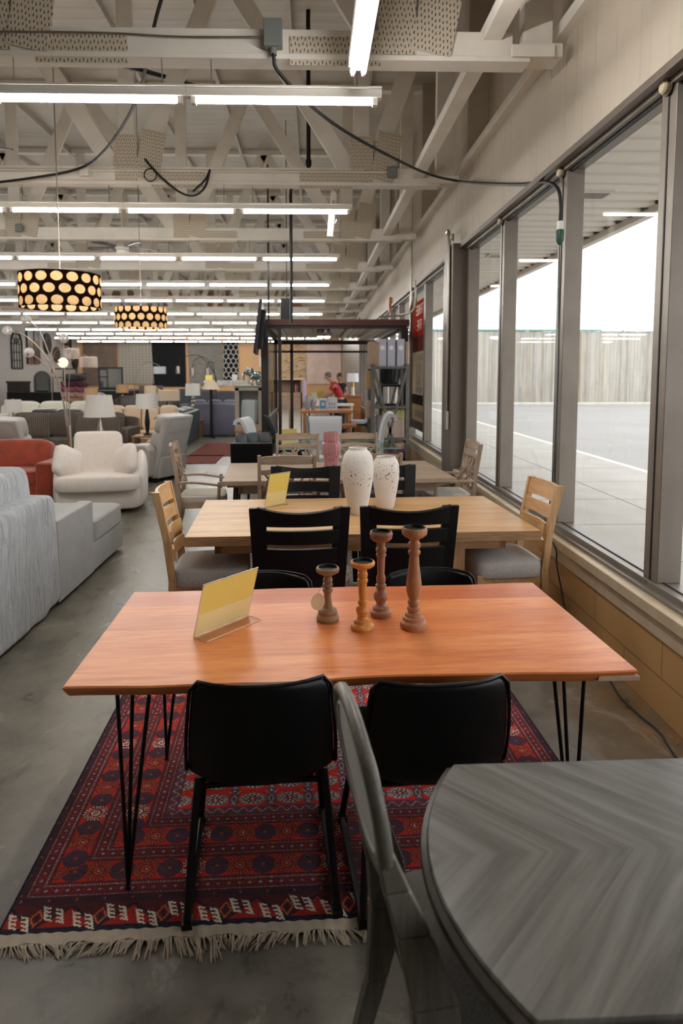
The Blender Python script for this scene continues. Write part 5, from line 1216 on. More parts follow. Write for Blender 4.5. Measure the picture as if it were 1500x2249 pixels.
# ---------------------------------------------------------------- lamps
def shade(b, r0, r1, z0, z1, n=32): b.lathe([(r0, z0), (r1, z1), (r1-.004, z1), (r0-.004, z0), (r0, z0)], n=n, cap=False)
def table(name, label, loc, w, d, h, mt, cat='side table'):
    t_ = thing(name, label, cat, loc); MB().box(-w/2,w/2,-d/2,d/2,h-.03,h).build('tabletop', mt, t_, bev=.004)
    for sx in (-1,1):
        for sy in (-1,1): MB().box(sx*(w/2-.03)-.02, sx*(w/2-.03)+.02, sy*(d/2-.03)-.02, sy*(d/2-.03)+.02, 0, h-.03).build('leg', mt, t_)
    return t_
def table_lamp(label, loc, r0, r1, hs, total, mt_s, mt_b, prof):
    l = thing('table_lamp', label, 'lamp', loc)
    b = MB(); shade(b, r0, r1, total-hs, total); b.lathe([(0, total-hs*.35), (.012, total-hs*.35), (.012, total+.015), (0, total+.02)], n=8); b.build('lamp_shade', mt_s, l)
    b = MB(); b.lathe(prof, n=24); b.tube([(0,0,prof[-1][1]-.01),(0,0,total-hs*.3)], .008, 8); b.build('lamp_base', mt_b, l); return l
M_woodmid = wood('mid brown wood', ['6a4428', '8a5c36', 'a3703f'], 0, 1, .45); M_glassb = plain('smoked mercury glass', '8a8680', .15, .8)
for lb, x, y, tz, r0, r1, hs, tot, ms, mb, pf in (
    ('white drum table lamp with nickel base between the corduroy sofa and the cream chair', -3.27, 10.2, .60, .235, .185, .33, .815, M_shade, M_nickel, [(0,0),(.09,0),(.09,.02),(.05,.05),(.07,.2),(.035,.36),(.02,.45)]),
    ('white drum table lamp with a dark bow base behind the taupe recliner', -3.22, 12.9, .55, .215, .20, .28, .80, M_shade, M_blackmetal, [(0,0),(.08,0),(.08,.02),(.03,.06),(.05,.25),(.03,.45),(.02,.5)]),
    ('tan drum lamp with mercury glass base in the distance', -6.29, 22.0, .62, .20, .19, .27, .76, plain('tan lampshade', 'b08d68', .8), M_glassb, [(0,0),(.07,0),(.10,.1),(.09,.25),(.04,.4),(.02,.48)]),
    ('cream drum lamp above the white one behind the recliner', -4.88, 20.0, .62, .18, .17, .25, .76, M_shadecream, M_glassb, [(0,0),(.07,0),(.09,.1),(.04,.4),(.02,.5)]),
    ('tan tapered lamp left of the white table lamp', -5.65, 17.0, .55, .19, .15, .31, .82, MT['tan lampshade'], M_nickel, [(0,0),(.07,0),(.06,.2),(.03,.45),(.02,.5)]),
    ('white drum lamp with stacked chrome ball base', -3.25, 18.0, .50, .20, .19, .32, .97, M_shade, M_chrome, [(0,0),(.07,0),(.02,.03),(.02,.30),(.055,.36),(.02,.42),(.06,.48),(.02,.54),(.05,.58),(.02,.63)]),
    ('grey-white drum lamp at the far left beside the black sofa', -6.28, 14.0, .50, .17, .16, .26, .70, M_shade, M_nickel, [(0,0),(.07,0),(.05,.2),(.02,.44)]),
    ('white drum lamp behind the silver elephant', -1.16, 16.0, 1.30, .13, .125, .25, .86, M_shade, plain('amber glass', 'a0682c', .2), [(0,0),(.06,0),(.09,.12),(.09,.3),(.03,.48),(.02,.6)])):
    table_lamp(lb, (x, y, tz), r0, r1, hs, tot, ms, mb, pf)
    tt = table('side_table', 'small dark side table ' + {-3.27: 'under the nearest white table lamp', -3.22: 'under the lamp with the bow base', -6.29: 'under the tan drum lamp', -4.88: 'under the cream drum lamp', -5.65: 'under the tan tapered lamp', -3.25: 'under the chrome ball lamp', -6.28: 'under the lamp at the far left', -1.16: 'under the lamp behind the elephant'}[x], (x, y, 0), .5 if tz < 1 else .4, .5 if tz < 1 else .4, tz, M_woodmid if x > -4 else M_brownblack)
l = thing('table_lamp', 'square beige block lampshade turned edge-on beside the chrome ball lamp', 'lamp', (-3.95, 18.2, .55), R(25))
MB().box(-.27,.27,-.16,.16,.45,.74).build('lamp_shade', M_shadecream, l, bev=.003); MB().tube([(0,0,.02),(0,0,.5)], .012, 8).box(-.08,.08,-.08,.08,0,.02).build('lamp_base', M_nickel, l)
table('side_table', 'low dark table under the square beige lampshade', (-3.95, 18.2, 0), .5, .5, .55, M_brownblack)
l = thing('floor_lamp', 'black tripod-foot floor lamp with cone-shaped cream shade in the far aisle', 'lamp', (-2.79, 18.2, 0), .3)
b = MB(); shade(b, .245, .10, 1.31, 1.56); b.build('lamp_shade', M_shadecream, l)
MB().box(-.035,.035,-.035,.035,.02,1.32).build('pole', M_blackmetal, l)
for k in range(4): MB().bar((0,0,.03), (.42*math.cos(k*PI/2), .42*math.sin(k*PI/2), .012), .07, .02).build('foot', M_blackmetal, l)
# arc lamps
l = thing('arc_lamp', 'silver arc floor lamp with white drum shade before the far rugs', 'lamp', (-6.43, 24.0, 0))
MB().tube([(0,0,.03),(0,0,1.1)] + spline([(0,0,1.15),(.05,0,1.6),(.25,0,2.0),(.55,0,2.15),(.92,0,2.03)], 6), .014, 8).lathe([(0,0),(.18,0),(.18,.03),(0,.03)], n=24).build('arc_pole', M_nickel, l)
b = MB(); shade(b, .22, .22, 1.73, 1.99); o = b.build('lamp_shade', plain('bluish white shade', 'b9c0c8', .7), l); o.location = (.92, 0, 0)
l = thing('arc_lamp', 'black three-arm arc lamp with smoky glass shades hanging in front of the grey rug', 'lamp', (-3.06, 21.0, 0))
MB().lathe([(0,0),(.2,0),(.2,.03),(0,.03)], n=24).tube([(0,0,.03),(0,0,1.3)], .014, 8).build('base', M_blackmetal, l)
for dx, zt, zs in ((-1.19, 2.28, 1.98), (-.74, 2.22, 1.93), (-.27, 2.10, 1.93)):
    MB().tube(spline([(0,0,1.3),(-.03,0,1.7),(dx*.4,0,zt),(dx*.85,0,zt-.03),(dx,0,zs)], 6), .010, 8).build('arm', M_blackmetal, l)
    b = MB(); b.lathe([(.03,0),(.06,-.02),(.07,-.24),(.066,-.24),(.055,-.02),(.03,-.005)], (dx,0,zs), 18, cap=False); b.build('glass_shade', M_glassb, l)
for dx, z_, w_, lb in ((-7.2, 2.32, .44, 'crystal bead arc lamp shade, upper one near the left wall'), (-6.7, 2.07, .50, 'crystal bead arc lamp shade, lower one before the brown rug')):
    l = thing('arc_lamp', lb, 'lamp', (dx, 20.0, 0))
    MB().lathe([(0,0),(.18,0),(.18,.03),(0,.03)], (-.62,0,0), 20).tube([(-.62,0,.03),(-.6,0,1.3)] + spline([(-.6,0,1.4),(-.5,0,z_),(-.2,0,z_+.22),(0,0,z_+.16)], 5), .010, 8).build('arc_pole', M_nickel, l)
    b = MB()
    for i in range(30):
        a = 2*PI*i/30; x_, y_ = w_/2*math.cos(a), w_/2*.9*math.sin(a)
        for k in range(7): b.sphere((x_, y_, z_+.13-.043*k), (.018,.018,.020), 6, 4)
    b.lathe([(w_/2,.15),(w_/2,.17),(w_/2-.02,.17),(w_/2-.02,.15)], (0,0,z_), 30, cap=False)
    b.build('crystal_shade', plain('crystal beads', 'd6c4b8', .15, .2) if 'crystal beads' not in MT else MT['crystal beads'], l)
# branching crystal ball floor lamp
l = thing('branch_lamp', 'tall chrome floor lamp with five wire-crystal balls on curved stems behind the cream chair', 'lamp', (-3.50, 9.62, 0))
MB().lathe([(0,0),(.16,0),(.16,.025),(0,.025)], n=28).tube([(0,0,.02),(-.02,0,.78)], .022, 12).tube([(-.02,0,.70),(-.03,0,1.0)], .033, 12).build('base', M_nickel, l)
balls = [(-.588,.0,2.505),(-.88,.05,2.355),(-.537,-.05,2.044),(-.08,.05,2.25),(-.065,-.05,1.90)]
m_ball = plain('crystal wire', 'ece6e2', .25, .3)
for i, (bx, by, bz) in enumerate(balls):
    off = (i-2)*.014
    pth = [(-.03+off,0,.95),(-.09+off*2,0,1.45)] + ([(-.30,by,2.05 if i < 2 else 1.85),(bx+.16,by,bz-.10 if i != 1 else bz-.02),(bx,by,bz)] if i < 3 else [(-.085,by,bz-.25),(bx,by,bz)])
    if i == 0: pth = [(-.03+off,0,.95),(-.12,0,1.45),(-.25,by,1.95),(-.42,by,2.38),(bx,by,bz)]
    if i == 1: pth = [(-.03+off,0,.95),(-.11,0,1.40),(-.30,by,1.92),(-.60,by,2.27),(bx,by,bz)]
    if i == 2: pth = [(-.03+off,0,.95),(-.10,0,1.38),(-.22,by,1.72),(-.38,by,1.93),(bx,by,bz)]
    MB().tube(spline(pth, 8), .0085, 8).build('stem', M_nickel, l)
    b = MB(); rnd = random.Random(i)
    for k in range(46):
        v_ = Vector((rnd.gauss(0,1), rnd.gauss(0,1), rnd.gauss(0,1))).normalized(); u_ = v_.orthogonal().normalized(); w2 = v_.cross(u_)
        ph = rnd.uniform(0, 6); c0 = v_*.058; rr = .034
        b.tube([c0 + (u_*math.cos(a+ph)+w2*math.sin(a+ph))*rr + v_*.004*math.sin(3*a) for a in np.linspace(0, 2*PI, 7)[:-1]], .0042, 4, closed=True)
    b.sphere((0,0,0), .020, 10, 8)
    o = b.build('crystal_ball', m_ball if i != 4 else emit('lit crystal ball', (1,.70,.45), .7), l); o.location = (bx, by, bz)
    if i == 4: pass

# ---------------------------------------------------------------- glass cabinet with the elephant
gcab = thing('glass_cabinet', 'grey-cream display cabinet with glass door holding white linen, left of the kiosk', 'cabinet', (-1.29, 13.5, .60))
M_gc = plain('grey cream paint', 'a79f92', .5)
MB().box(-.275,.275,-.2,.2,0,.12).box(-.275,-.19,-.2,.2,.12,.86).box(.19,.275,-.2,.2,.12,.86).box(-.275,.275,-.2,.2,.80,.88).box(-.30,.30,-.22,.22,.88,.91).box(-.27,.27,.17,.2,.1,.8).build('carcass', M_gc, gcab, bev=.004)
MB().box(-.19,.19,-.195,-.185,.12,.80).build('glass_door', M_glass, gcab)
b = MB(); b.cushion((0,0,.36), (.34,.26,.52), .3, 24, 14, None, lambda p: p+Vector((.012*math.sin(p.z*40),.015*math.sin(p.x*50),0))); b.build('linen_bundle', plain('white linen', 'c6ccd2', .8), gcab)
cb2 = thing('wooden_chest', 'orange wood chest that the glass cabinet stands on', 'chest', (-1.27, 13.5, 0))
MB().box(-.27,.27,-.24,.24,0,.56).build('carcass', wood('orange pine chest', ['9a5c2c','b8743c','c98648'], 2, 1, .45), cb2, bev=.003); MB().box(-.30,.30,-.26,.26,.56,.60).build('chest_top', MT['orange pine chest'], cb2, bev=.004)
MB().box(-.24,.24,-.25,-.24,.06,.50).build('door', MT['orange pine chest'], cb2, bev=.003)
m, t, N, L, B = nt_new('mirror mosaic'); v = tc(N, L); vo = N.new('ShaderNodeTexVoronoi'); L.new(v, vo.inputs['Vector']); vo.inputs['Scale'].default_value = 26
L.new(ramp(N, L, vo.outputs['Color'], [(0, '6a706e'), (1, 'dfe6e2')]), B.inputs['Base Color']); B.inputs['Metallic'].default_value = .8; B.inputs['Roughness'].default_value = .15
bump(N, L, B, vo.outputs['Distance'], 1, .02); M_mos = m
el = thing('elephant_statue', 'silver mirror-mosaic elephant statue on the glass cabinet', 'statue', (-1.17, 13.45, 1.51), R(200))
b = MB(); b.cushion((0,0,.20), (.26,.18,.20), .8, 24, 14); b.cushion((.14,0,.27), (.15,.14,.16), .9, 18, 12)
for sx in (-.07,.08):
    for sy in (-.05,.05): b.tube([(sx,sy,.18),(sx,sy,0)], [.042,.035], 12)
b.tube(spline([(.20,0,.28),(.245,0,.20),(.24,0,.10),(.27,0,.05)], 5), [.032-.0012*i for i in range(16)], 10)
for sy in (-1, 1): b.cushion((.10,sy*.085,.27), (.11,.02,.15), .8, 14, 8)
b.tube([(-.13,0,.24),(-.155,0,.12)], .008, 6); b.build('body', M_mos, el)

# ---------------------------------------------------------------- tan hutch, wooden table, cartons, chair, cabinet and lamp beyond the kiosk
hu = thing('hutch', 'pale wooden bar hutch with open cubbies seen through the kiosk', 'hutch', (-.69, 19.2, 0))
M_pale = wood('pale washed wood', ['8c7260','a58a76','b89e8a'], 0, 1, .5)
MB().box(-.40,.38,-.2,.2,.70,1.20).box(-.40,.38,.17,.2,1.2,1.56).box(-.40,-.36,-.2,.2,1.2,1.56).box(.10,.13,-.2,.2,1.2,1.56).box(.34,.38,-.2,.2,.0,1.56).build('carcass', M_pale, hu, bev=.004)
MB().box(-.44,.42,-.24,.24,1.56,1.60).build('hutch_top', M_shadecream, hu)
for x_ in (-.36, .02): MB().box(x_-.025, x_+.025, -.18, -.13, 0, .70).build('leg', M_pale, hu)
for i, (x_, c_, lb) in enumerate(((.20,'c0562c','orange bottle in the hutch cubby'), (.26,'2f4a7a','blue bottle in the hutch cubby'))):
    item('bottle', lb, 'bottle', (-.69+x_, 19.05, 1.2), lambda b: b.lathe([(0,0),(.03,0),(.03,.18),(.012,.22),(.012,.27),(0,.27)], n=12), plain('bottle ' + c_, c_, .3), 'bottles in the hutch')
item('folded_towel', 'white and purple towel hanging beside the pale hutch', 'towel', (-.24, 18.9, .95), lambda b: b.cushion((0,0,.3), (.10,.08,.62), .4, 14, 12), plain('lilac towel', 'b5a9c4', .9))
t5 = thing('wooden_table', 'warm brown plank table with white cartons on it, seen through the kiosk', 'table', (.38, 17.9, 0))
M_warm = wood('warm brown planks', ['9a6038','bd7c4c','cf9060'], 0, 1, .45)
MB().box(-.70,.68,-.48,.48,.70,.77).build('tabletop', M_warm, t5, bev=.006)
for sx in (-1,1):
    for sy in (-1,1): MB().box(sx*.6-.04, sx*.6+.04, sy*.4-.04, sy*.4+.04, 0, .7).build('leg', M_warm, t5)
be = thing('bench', 'warm brown plank bench below the front of the wooden table', 'bench', (.45, 16.9, 0))
MB().box(-.62,.66,-.18,.18,.38,.45).build('seat', M_warm, be, bev=.005)
for s_ in (-1,1): MB().box(s_*.5-.03, s_*.5+.03, -.15,.15,0,.38).build('leg', M_warm, be)
M_cw = plain('white carton', 'd3d3d8', .5); M_cbl = plain('sky blue print', '4f96bd', .5); M_pr = plain('grey print', '9a98a0', .5); M_pink = plain('pinkish white print', 'd8c6cc', .5)
c1 = thing('carton', 'white carton with a sky blue square on its front, left one on the wooden table', 'box', (.275, 17.62, .77)); 
MB().box(-.105,.105,-.10,.10,0,.31).build('box', M_cw, c1, bev=.003); MB().box(-.085,.075,-.104,-.10,.04,.26).build('printed_label', M_cbl, c1); MB().box(-.05,.04,-.108,-.104,.12,.21).build('label_window', M_pink, c1)
c2 = thing('carton', 'white carton printed with small grey pictures, right one on the wooden table', 'box', (.525, 17.62, .77))
MB().box(-.125,.125,-.10,.10,0,.335).build('box', M_cw, c2, bev=.003)
b = MB()
for i in range(3):
    for j in range(2): b.box(-.095+i*.065, -.055+i*.065, -.104, -.10, .05+j*.09, .105+j*.09)
b.build('printed_label', M_pr, c2)
for x_, s_, lb in ((-.145, 1.15, 'taller grey vase on the wooden table beyond the kiosk'), (.01, .85, 'shorter grey vase on the wooden table beyond the kiosk')):
    vase('c', (x_, 17.6, .77), [(.05*s_,0),(.075*s_,.1*s_),(.085*s_,.2*s_),(.06*s_,.28*s_),(.045*s_,.33*s_),(.05*s_,.34*s_),(.04*s_,.33*s_),(.05*s_,.25*s_)], plain('grey ceramic', '9c9a98', .7) if 'grey ceramic' not in MT else MT['grey ceramic'], lb, n=20)
pt = thing('display_table', 'white display table with a row of small jars behind the cartons', 'table', (.45, 19.0, 0))
MB().box(-.55,.72,-.25,.25,.82,.88).build('tabletop', M_white, pt, bev=.004)
for sx in (-.5,.66): MB().box(sx-.03,sx+.03,-.2,.2,0,.82).build('leg', M_white, pt)
for i in range(5): item('jar', 'small white jar with pink lid in the row on the white display table', 'jar', (.04+i*.105, 18.85, .88), lambda b: b.lathe([(0,0),(.032,0),(.032,.09),(.025,.1),(.025,.14),(0,.14)], n=12), M_pink, 'row of small jars on the display table')
item('gift_bag', 'pale patterned gift bag left behind the grey vases', 'bag', (.05, 19.6, .88), lambda b: b.hexa([(-.13,-.08,0),(.13,-.08,0),(.13,.08,0),(-.13,.08,0)], [(-.10,-.03,.30),(.05,-.03,.30),(.05,.03,.30),(-.10,.03,.30)]), plain('pale gift bag', 'c9c2ba', .7, var=.3, vs=12), bev=.01)
item('yellow_basket', 'yellow and blue basket beside the gift bag', 'basket', (.24, 20.2, .98), lambda b: b.lathe([(.10,0),(.15,.22),(.14,.22),(.09,.01),(0,.01)], n=16), plain('soft yellow', 'c8b45a', .7))
item('blue_hat', 'pale blue bucket on the far table left of the woman', 'bucket', (.36, 20.2, .98), lambda b: b.lathe([(0,0),(.13,0),(.09,.20),(0,.20)], n=16), plain('pale blue', '8aa0b4', .7))
ft = thing('display_table', 'far dark table under the yellow basket and blue bucket', 'table', (.3, 20.25, 0)); MB().box(-.45,.3,-.25,.25,.94,.98).build('tabletop', M_brownblack, ft)
for sx in (-.4,.25): MB().box(sx-.03,sx+.03,-.2,.2,0,.94).build('leg', M_brownblack, ft)
cbn_ = thing('wooden_cabinet', 'brown wooden cabinet by the window wall with the gold lamp on it', 'cabinet', (1.22, 20.0, 0))
M_cabw = wood('amber brown wood', ['7a4a26','9c6236','b07542'], 0, 1, .4)
MB().box(-.21,.21,-.3,.3,.0,1.04).build('carcass', M_cabw, cbn_, bev=.004); MB().box(-.24,.24,-.33,.33,1.04,1.09).build('cabinet_top', M_cabw, cbn_, bev=.006); MB().box(-.17,.17,-.31,-.30,.08,.96).build('door', M_cabw, cbn_, bev=.003)
l = thing('table_lamp', 'white drum lamp with gold and marble column on the brown cabinet', 'lamp', (1.21, 20.0, 1.09))
b = MB(); shade(b, .18, .165, .40, .66); b.build('lamp_shade', plain('bright white shade', 'e4e6ea', .7), l)
MB().lathe([(0,0),(.06,0),(.06,.02),(.048,.03),(.048,.24),(0,.24)], n=18).build('marble_column', M_white, l); MB().lathe([(0,.24),(.042,.24),(.042,.38),(.01,.40),(.01,.5),(0,.5)], n=18).build('gold_column', plain('brushed gold', 'c09a4a', .3, .9), l)
mc = thing('metal_chair', 'white upholstered chair with black metal frame, side-on before the brown cabinet', 'chair', (1.28, 17.6, 0), R(88))
b = MB(); b.sheet(lambda u, v: Vector(((2*u-1)*.22, -.16-.22*v-.05*v*v, .50+.56*v)), 6, 10, .05); b.build('backrest', M_velvet, mc)
b = MB(); b.cushion((0,.04,.46), (.46,.46,.10), .25, 20, 8); b.build('seat', M_velvet, mc)
for s_ in (-1,1): MB().tube(spline([(s_*.24,-.42,1.0),(s_*.24,-.24,.6),(s_*.22,-.12,.42),(s_*.22,.1,.40)], 5), .016, 8).tube([(s_*.2,.18,.42),(s_*.22,.24,0)], .022, 8).tube([(s_*.2,-.14,.42),(s_*.23,-.26,0)], .022, 8).build('frame', M_blackmetal, mc)
hb = MB()
ws = thing('slatted_blind', 'tall grey-brown vertical blinds standing by the far end of the window wall', 'blind', (1.55, 0, 0))
for i in range(22): hb.box(-.02,.02, 22+i*.5, 22.4+i*.5, .0, 3.6)
hb.build('slats', M_alu, ws)

# ---------------------------------------------------------------- people
def skin(name, verts, edges, rad, mt, parent, sub=2, root=0):
    me = bpy.data.meshes.new(name); me.from_pydata(verts, edges, []); o = bpy.data.objects.new(name, me); COL.objects.link(o); me.materials.append(mt)
    md = o.modifiers.new('skin', 'SKIN'); md.use_smooth_shade = True
    for i, v in enumerate(me.skin_vertices[0].data):
        r = rad[i]; v.radius = (r, r) if isinstance(r, (int, float)) else r; v.use_root = (i == root)
    s = o.modifiers.new('sub', 'SUBSURF'); s.levels = sub; s.render_levels = sub
    if parent: o.parent = parent
    return o
def person(label, loc, rz, J, skinm, shirt, pants, hairm, hair_r, sleeve=.75):
    p = thing('person', label, 'person', loc, rz)
    V = []; E_ = []; Rd = []; ix = {}
    def a(n, co_, r, par=None):
        ix[n] = len(V); V.append(co_); Rd.append(r)
        if par is not None: E_.append((ix[par], ix[n]))
    a('pelvis', J['pelvis'], (.15,.11)); a('waist', J['waist'], (.135,.10), 'pelvis'); a('chest', J['chest'], (.165,.115), 'waist'); a('neck0', J['neck'], .06, 'chest'); a('neck1', J['jaw'], .052, 'neck0')
    a('head', J['head'], (.078,.092), 'neck1'); a('crown', J['crown'], (.070,.085), 'head')
    for s in 'LR':
        a('sh'+s, J['sh'+s], .062, 'chest'); a('el'+s, J['el'+s], .043, 'sh'+s); a('wr'+s, J['wr'+s], .028, 'el'+s)
        w_, e = Vector(J['wr'+s]), Vector(J['el'+s]); d = (w_-e).normalized(); sd = d.cross(Vector((0,0,1))).normalized()
        a('palm'+s, tuple(w_+d*.07), (.040,.020), 'wr'+s)
        for k in range(4):
            a('f%d%s' % (k, s), tuple(w_+d*.12+sd*(k-1.5)*.019), .010, 'palm'+s); a('g%d%s' % (k, s), tuple(w_+d*(.165+(.012 if k in (1,2) else 0))+sd*(k-1.5)*.021+Vector((0,0,-.015))), .008, 'f%d%s' % (k, s))
        a('t0'+s, tuple(w_+d*.055+sd*.045), .011, 'palm'+s); a('t1'+s, tuple(w_+d*.10+sd*.06), .009, 't0'+s)
        a('hip'+s, J['hip'+s], .09, 'pelvis'); a('kn'+s, J['kn'+s], .06, 'hip'+s); a('an'+s, J['an'+s], .042, 'kn'+s); k_ = Vector(J['an'+s]); a('toe'+s, tuple(k_+Vector((0,.17,-.035))), .032, 'an'+s)
    skin('body', V, E_, Rd, skinm, p)
    h = Vector(J['head']); c = Vector(J['crown']); up = (c-h).normalized()
    cv = MB()
    fwd = Vector((0,1,0)); fwd = (fwd - up*fwd.dot(up)).normalized(); rt = fwd.cross(up)
    hm = Matrix((rt, fwd, up)).transposed().to_4x4()
    cv.cushion(tuple(h+up*.055-fwd*.022), (.185,.215,.20 if hair_r < .1 else .24), .9, 20, 14, hm, lambda q: q if (q.z > -.02 or q.y < 0) else Vector((q.x*.82, min(q.y, .02), q.z*.6)))
    if hair_r > .1: cv.cushion(tuple(h-fwd*.09+up*.12), (.09,.09,.09), .9, 12, 8)
    cv.build('hair', hairm, p)
    f = MB(); f.cushion(tuple(h+fwd*.098-up*.01), (.024,.035,.045), .8, 10, 8, hm); f.build('nose', skinm, p)
    f = MB(); 
    for s in (-1, 1): f.sphere(tuple(h+fwd*.083+rt*s*.032+up*.02), .009, 8, 6)
    f.cushion(tuple(h+fwd*.088-up*.05), (.045,.012,.010), .8, 10, 6, hm); f.build('eyes_and_mouth', MT['face dark'] if 'face dark' in MT else plain('face dark', '4a2a22', .5), p)
    f = MB()
    for s in (-1, 1): f.cushion(tuple(h+rt*s*.088+up*.0), (.02,.035,.06), .8, 10, 8, hm)
    f.build('ears', skinm, p)
    def T(n): return J[n]
    sv = [J['pelvis'], J['waist'], J['chest'], tuple(Vector(J['chest']).lerp(Vector(J['neck']), .75))]; se = [(0,1),(1,2),(2,3)]; sr = [(.168,.128),(.158,.122),(.185,.135),.085]
    for s in 'LR':
        i = len(sv); sv += [J['sh'+s], tuple(Vector(J['sh'+s]).lerp(Vector(J['el'+s]), sleeve))]; se += [(2,i),(i,i+1)]; sr += [.083,.068]
    skin('shirt', sv, se, sr, shirt, p)
    pv_ = [J['pelvis']]; pe = []; pr_ = [(.165,.125)]
    for s in 'LR':
        i = len(pv_); pv_ += [J['hip'+s], J['kn'+s], tuple(Vector(J['an'+s])+Vector((0,0,.03)))]; pe += [(0,i),(i,i+1),(i+1,i+2)]; pr_ += [.105,.08,.065]
    skin('trousers', pv_, pe, pr_, pants, p)
    for s in 'LR':
        k_ = Vector(J['an'+s]); f = MB(); f.cushion((k_.x, k_.y+.07, .05), (.10,.28,.10), .5, 16, 8); f.build('shoe', M_brownblack, p)
    return p
JM = dict(pelvis=(0,0,.96), waist=(0,.06,1.10), chest=(0,.20,1.36), neck=(0,.30,1.50), jaw=(0,.37,1.56), head=(0,.42,1.635), crown=(0,.435,1.70),
 shL=(-.19,.22,1.41), elL=(-.25,.36,1.18), wrL=(-.18,.56,1.03), shR=(.19,.22,1.41), elR=(.25,.30,1.15), wrR=(.17,.52,1.02),
 hipL=(-.09,0,.90), knL=(-.11,.04,.50), anL=(-.11,0,.09), hipR=(.09,0,.90), knR=(.11,.06,.50), anR=(.11,-.05,.09))
person('grey-haired man in a red short-sleeved shirt leaning over the display table', (.86, 19.62, 0), R(80), JM, plain('light skin', 'b07a62', .55), plain('red cotton shirt', '9e1420', .8), plain('dark grey trousers', '3a3f4a', .8), plain('grey hair', '6a605a', .8), .09)
JW = dict(pelvis=(0,0,.94), waist=(0,0,1.08), chest=(0,.01,1.32), neck=(0,.02,1.45), jaw=(0,.03,1.52), head=(0,.045,1.60), crown=(0,.04,1.67),
 shL=(-.17,.01,1.38), elL=(-.24,.02,1.12), wrL=(-.12,.22,1.06), shR=(.17,.01,1.38), elR=(.25,-.02,1.13), wrR=(.20,.16,1.0),
 hipL=(-.09,0,.88), knL=(-.10,.03,.48), anL=(-.10,0,.09), hipR=(.09,0,.88), knR=(.10,.03,.48), anR=(.10,0,.09))
person('dark-haired woman in a black top standing behind the man in red', (.84, 20.75, 0), R(172), JW, plain('tanned skin', 'a5705a', .55), plain('black top', '16161c', .8), plain('black trousers', '1c1c22', .8), plain('dark brown hair', '2a1a14', .6), .12, .35)
# ================================================================ back wall: hanging rugs
def rugmat(name, kind, c1, c2, c3=None):
    m, t, N, L, B = nt_new(name); v = tc(N, L)
    if kind == 'persian':
        vo = N.new('ShaderNodeTexVoronoi'); L.new(v, vo.inputs['Vector']); vo.inputs['Scale'].default_value = 3.2
        n1 = noise(N, L, v, 6, 5, .7, 2.5); L.new(mix(N, L, .5, ramp(N, L, n1, [(.35, c1), (.6, c2)]), ramp(N, L, vo.outputs[0], [(.1, c1), (.5, c3 or c2)])), B.inputs['Base Color'])
    elif kind == 'grid':
        sp = N.new('ShaderNodeSeparateXYZ'); L.new(v, sp.inputs[0])
        a = mth(N, L, 'SINE', mth(N, L, 'MULTIPLY', sp.outputs[0], 2*PI/.20)); b = mth(N, L, 'SINE', mth(N, L, 'MULTIPLY', sp.outputs[2], 2*PI/.16))
        L.new(ramp(N, L, mth(N, L, 'MAXIMUM', a, b), [(.6, c1), (.95, c2)]), B.inputs['Base Color'])
    elif kind == 'streak':
        n1 = noise(N, L, tc(N, L, (1.2, 1, 9)), 1.6, 6, .65, .6); L.new(ramp(N, L, n1, [(.35, c1), (.48, c2), (.62, c3 or c1)]), B.inputs['Base Color'])
    else: L.new(ramp(N, L, noise(N, L, v, 1.6, 6, .65, .8), [(.3, c1), (.7, c2)]), B.inputs['Base Color'])
    B.inputs['Roughness'].default_value = .95; return m
def wallrug(label, x0, x1, z0, z1, mt, name='hanging_rug', dx=0, Y=39.93, grp=None):
    b = MB(); b.sheet(lambda u, v: Vector((x0+(x1-x0)*u + dx*(1-v), Y - .02*abs(math.sin(u*9+x0)), z0+(z1-z0)*v)), 16, 4, .015)
    return tag(b.build(name, mt), label, 'rug', grp or 'rugs hanging on the back wall')
wallrug('brown patterned rug hanging leftmost on the back wall', -13.7, -11.65, 1.0, 3.88, rugmat('brown persian rug', 'persian', '6f6055', '8d7a6b', '5c4c42'))
wallrug('pale grey gridded rug hanging beside the brown patterned one', -11.6, -9.65, 1.1, 3.90, rugmat('pale grid rug', 'grid', 'a39b92', '857d75'), dx=.15)
wallrug('plain black rug hanging on the golden back wall', -9.6, -7.6, .95, 3.86, rugmat('black rug', 'blot', '07070b', '0c0c12'))
wallrug('grey streaked rug hanging on the golden back wall', -7.5, -5.45, 1.0, 3.93, rugmat('grey streaked rug', 'streak', '5a5652', '86817a', '6c6964'), dx=.12)
wallrug('cream and brown streaked rug seen through the left of the kiosk', -1.86, -.42, 1.2, 3.45, rugmat('brown cream streak rug', 'streak', '2e1c12', 'd9bd98', '8a6548'))
wallrug('faded pink rug hanging behind the two people', -.38, 1.72, 1.1, 3.50, rugmat('faded pink rug', 'blot', 'cdb2a6', 'dcc9bf'))
# black runner with white trellis
tr_ = thing('hanging_rug', 'narrow black runner with white trellis hanging on the golden wall', 'rug', (-4.9, 39.93, 1.35), 0, 'rugs hanging on the back wall')
MB().box(-.44,.44,-.01,.01,0,2.62).build('field', MT['black rug'], tr_)
b = MB()
for i in range(-2, 3):
    for j in range(0, 10):
        x_, z_ = i*.30 + (.15 if j % 2 else 0), j*.27+.05
        for s_ in (-1, 1):
            x2, z2 = x_+s_*.15, z_+.27
            if abs(x_) <= .45 and abs(x2) <= .46 and z2 <= 2.62: b.tube(spline([(x_,-.02,z_),(x_+s_*.01,-.02,z_+.07),(x2-s_*.01,-.02,z2-.07),(x2,-.02,z2)], 3), .022, 4)
b.build('trellis', M_shade, tr_)
struct(MB().box(-14,-10.9,39.90,39.95,3.88,3.98).build('trim_6', M_paint))
struct(MB().box(-14,-12.6,39.86,39.98,0,4.6).build('wall_corner', M_plaster)) if False else None

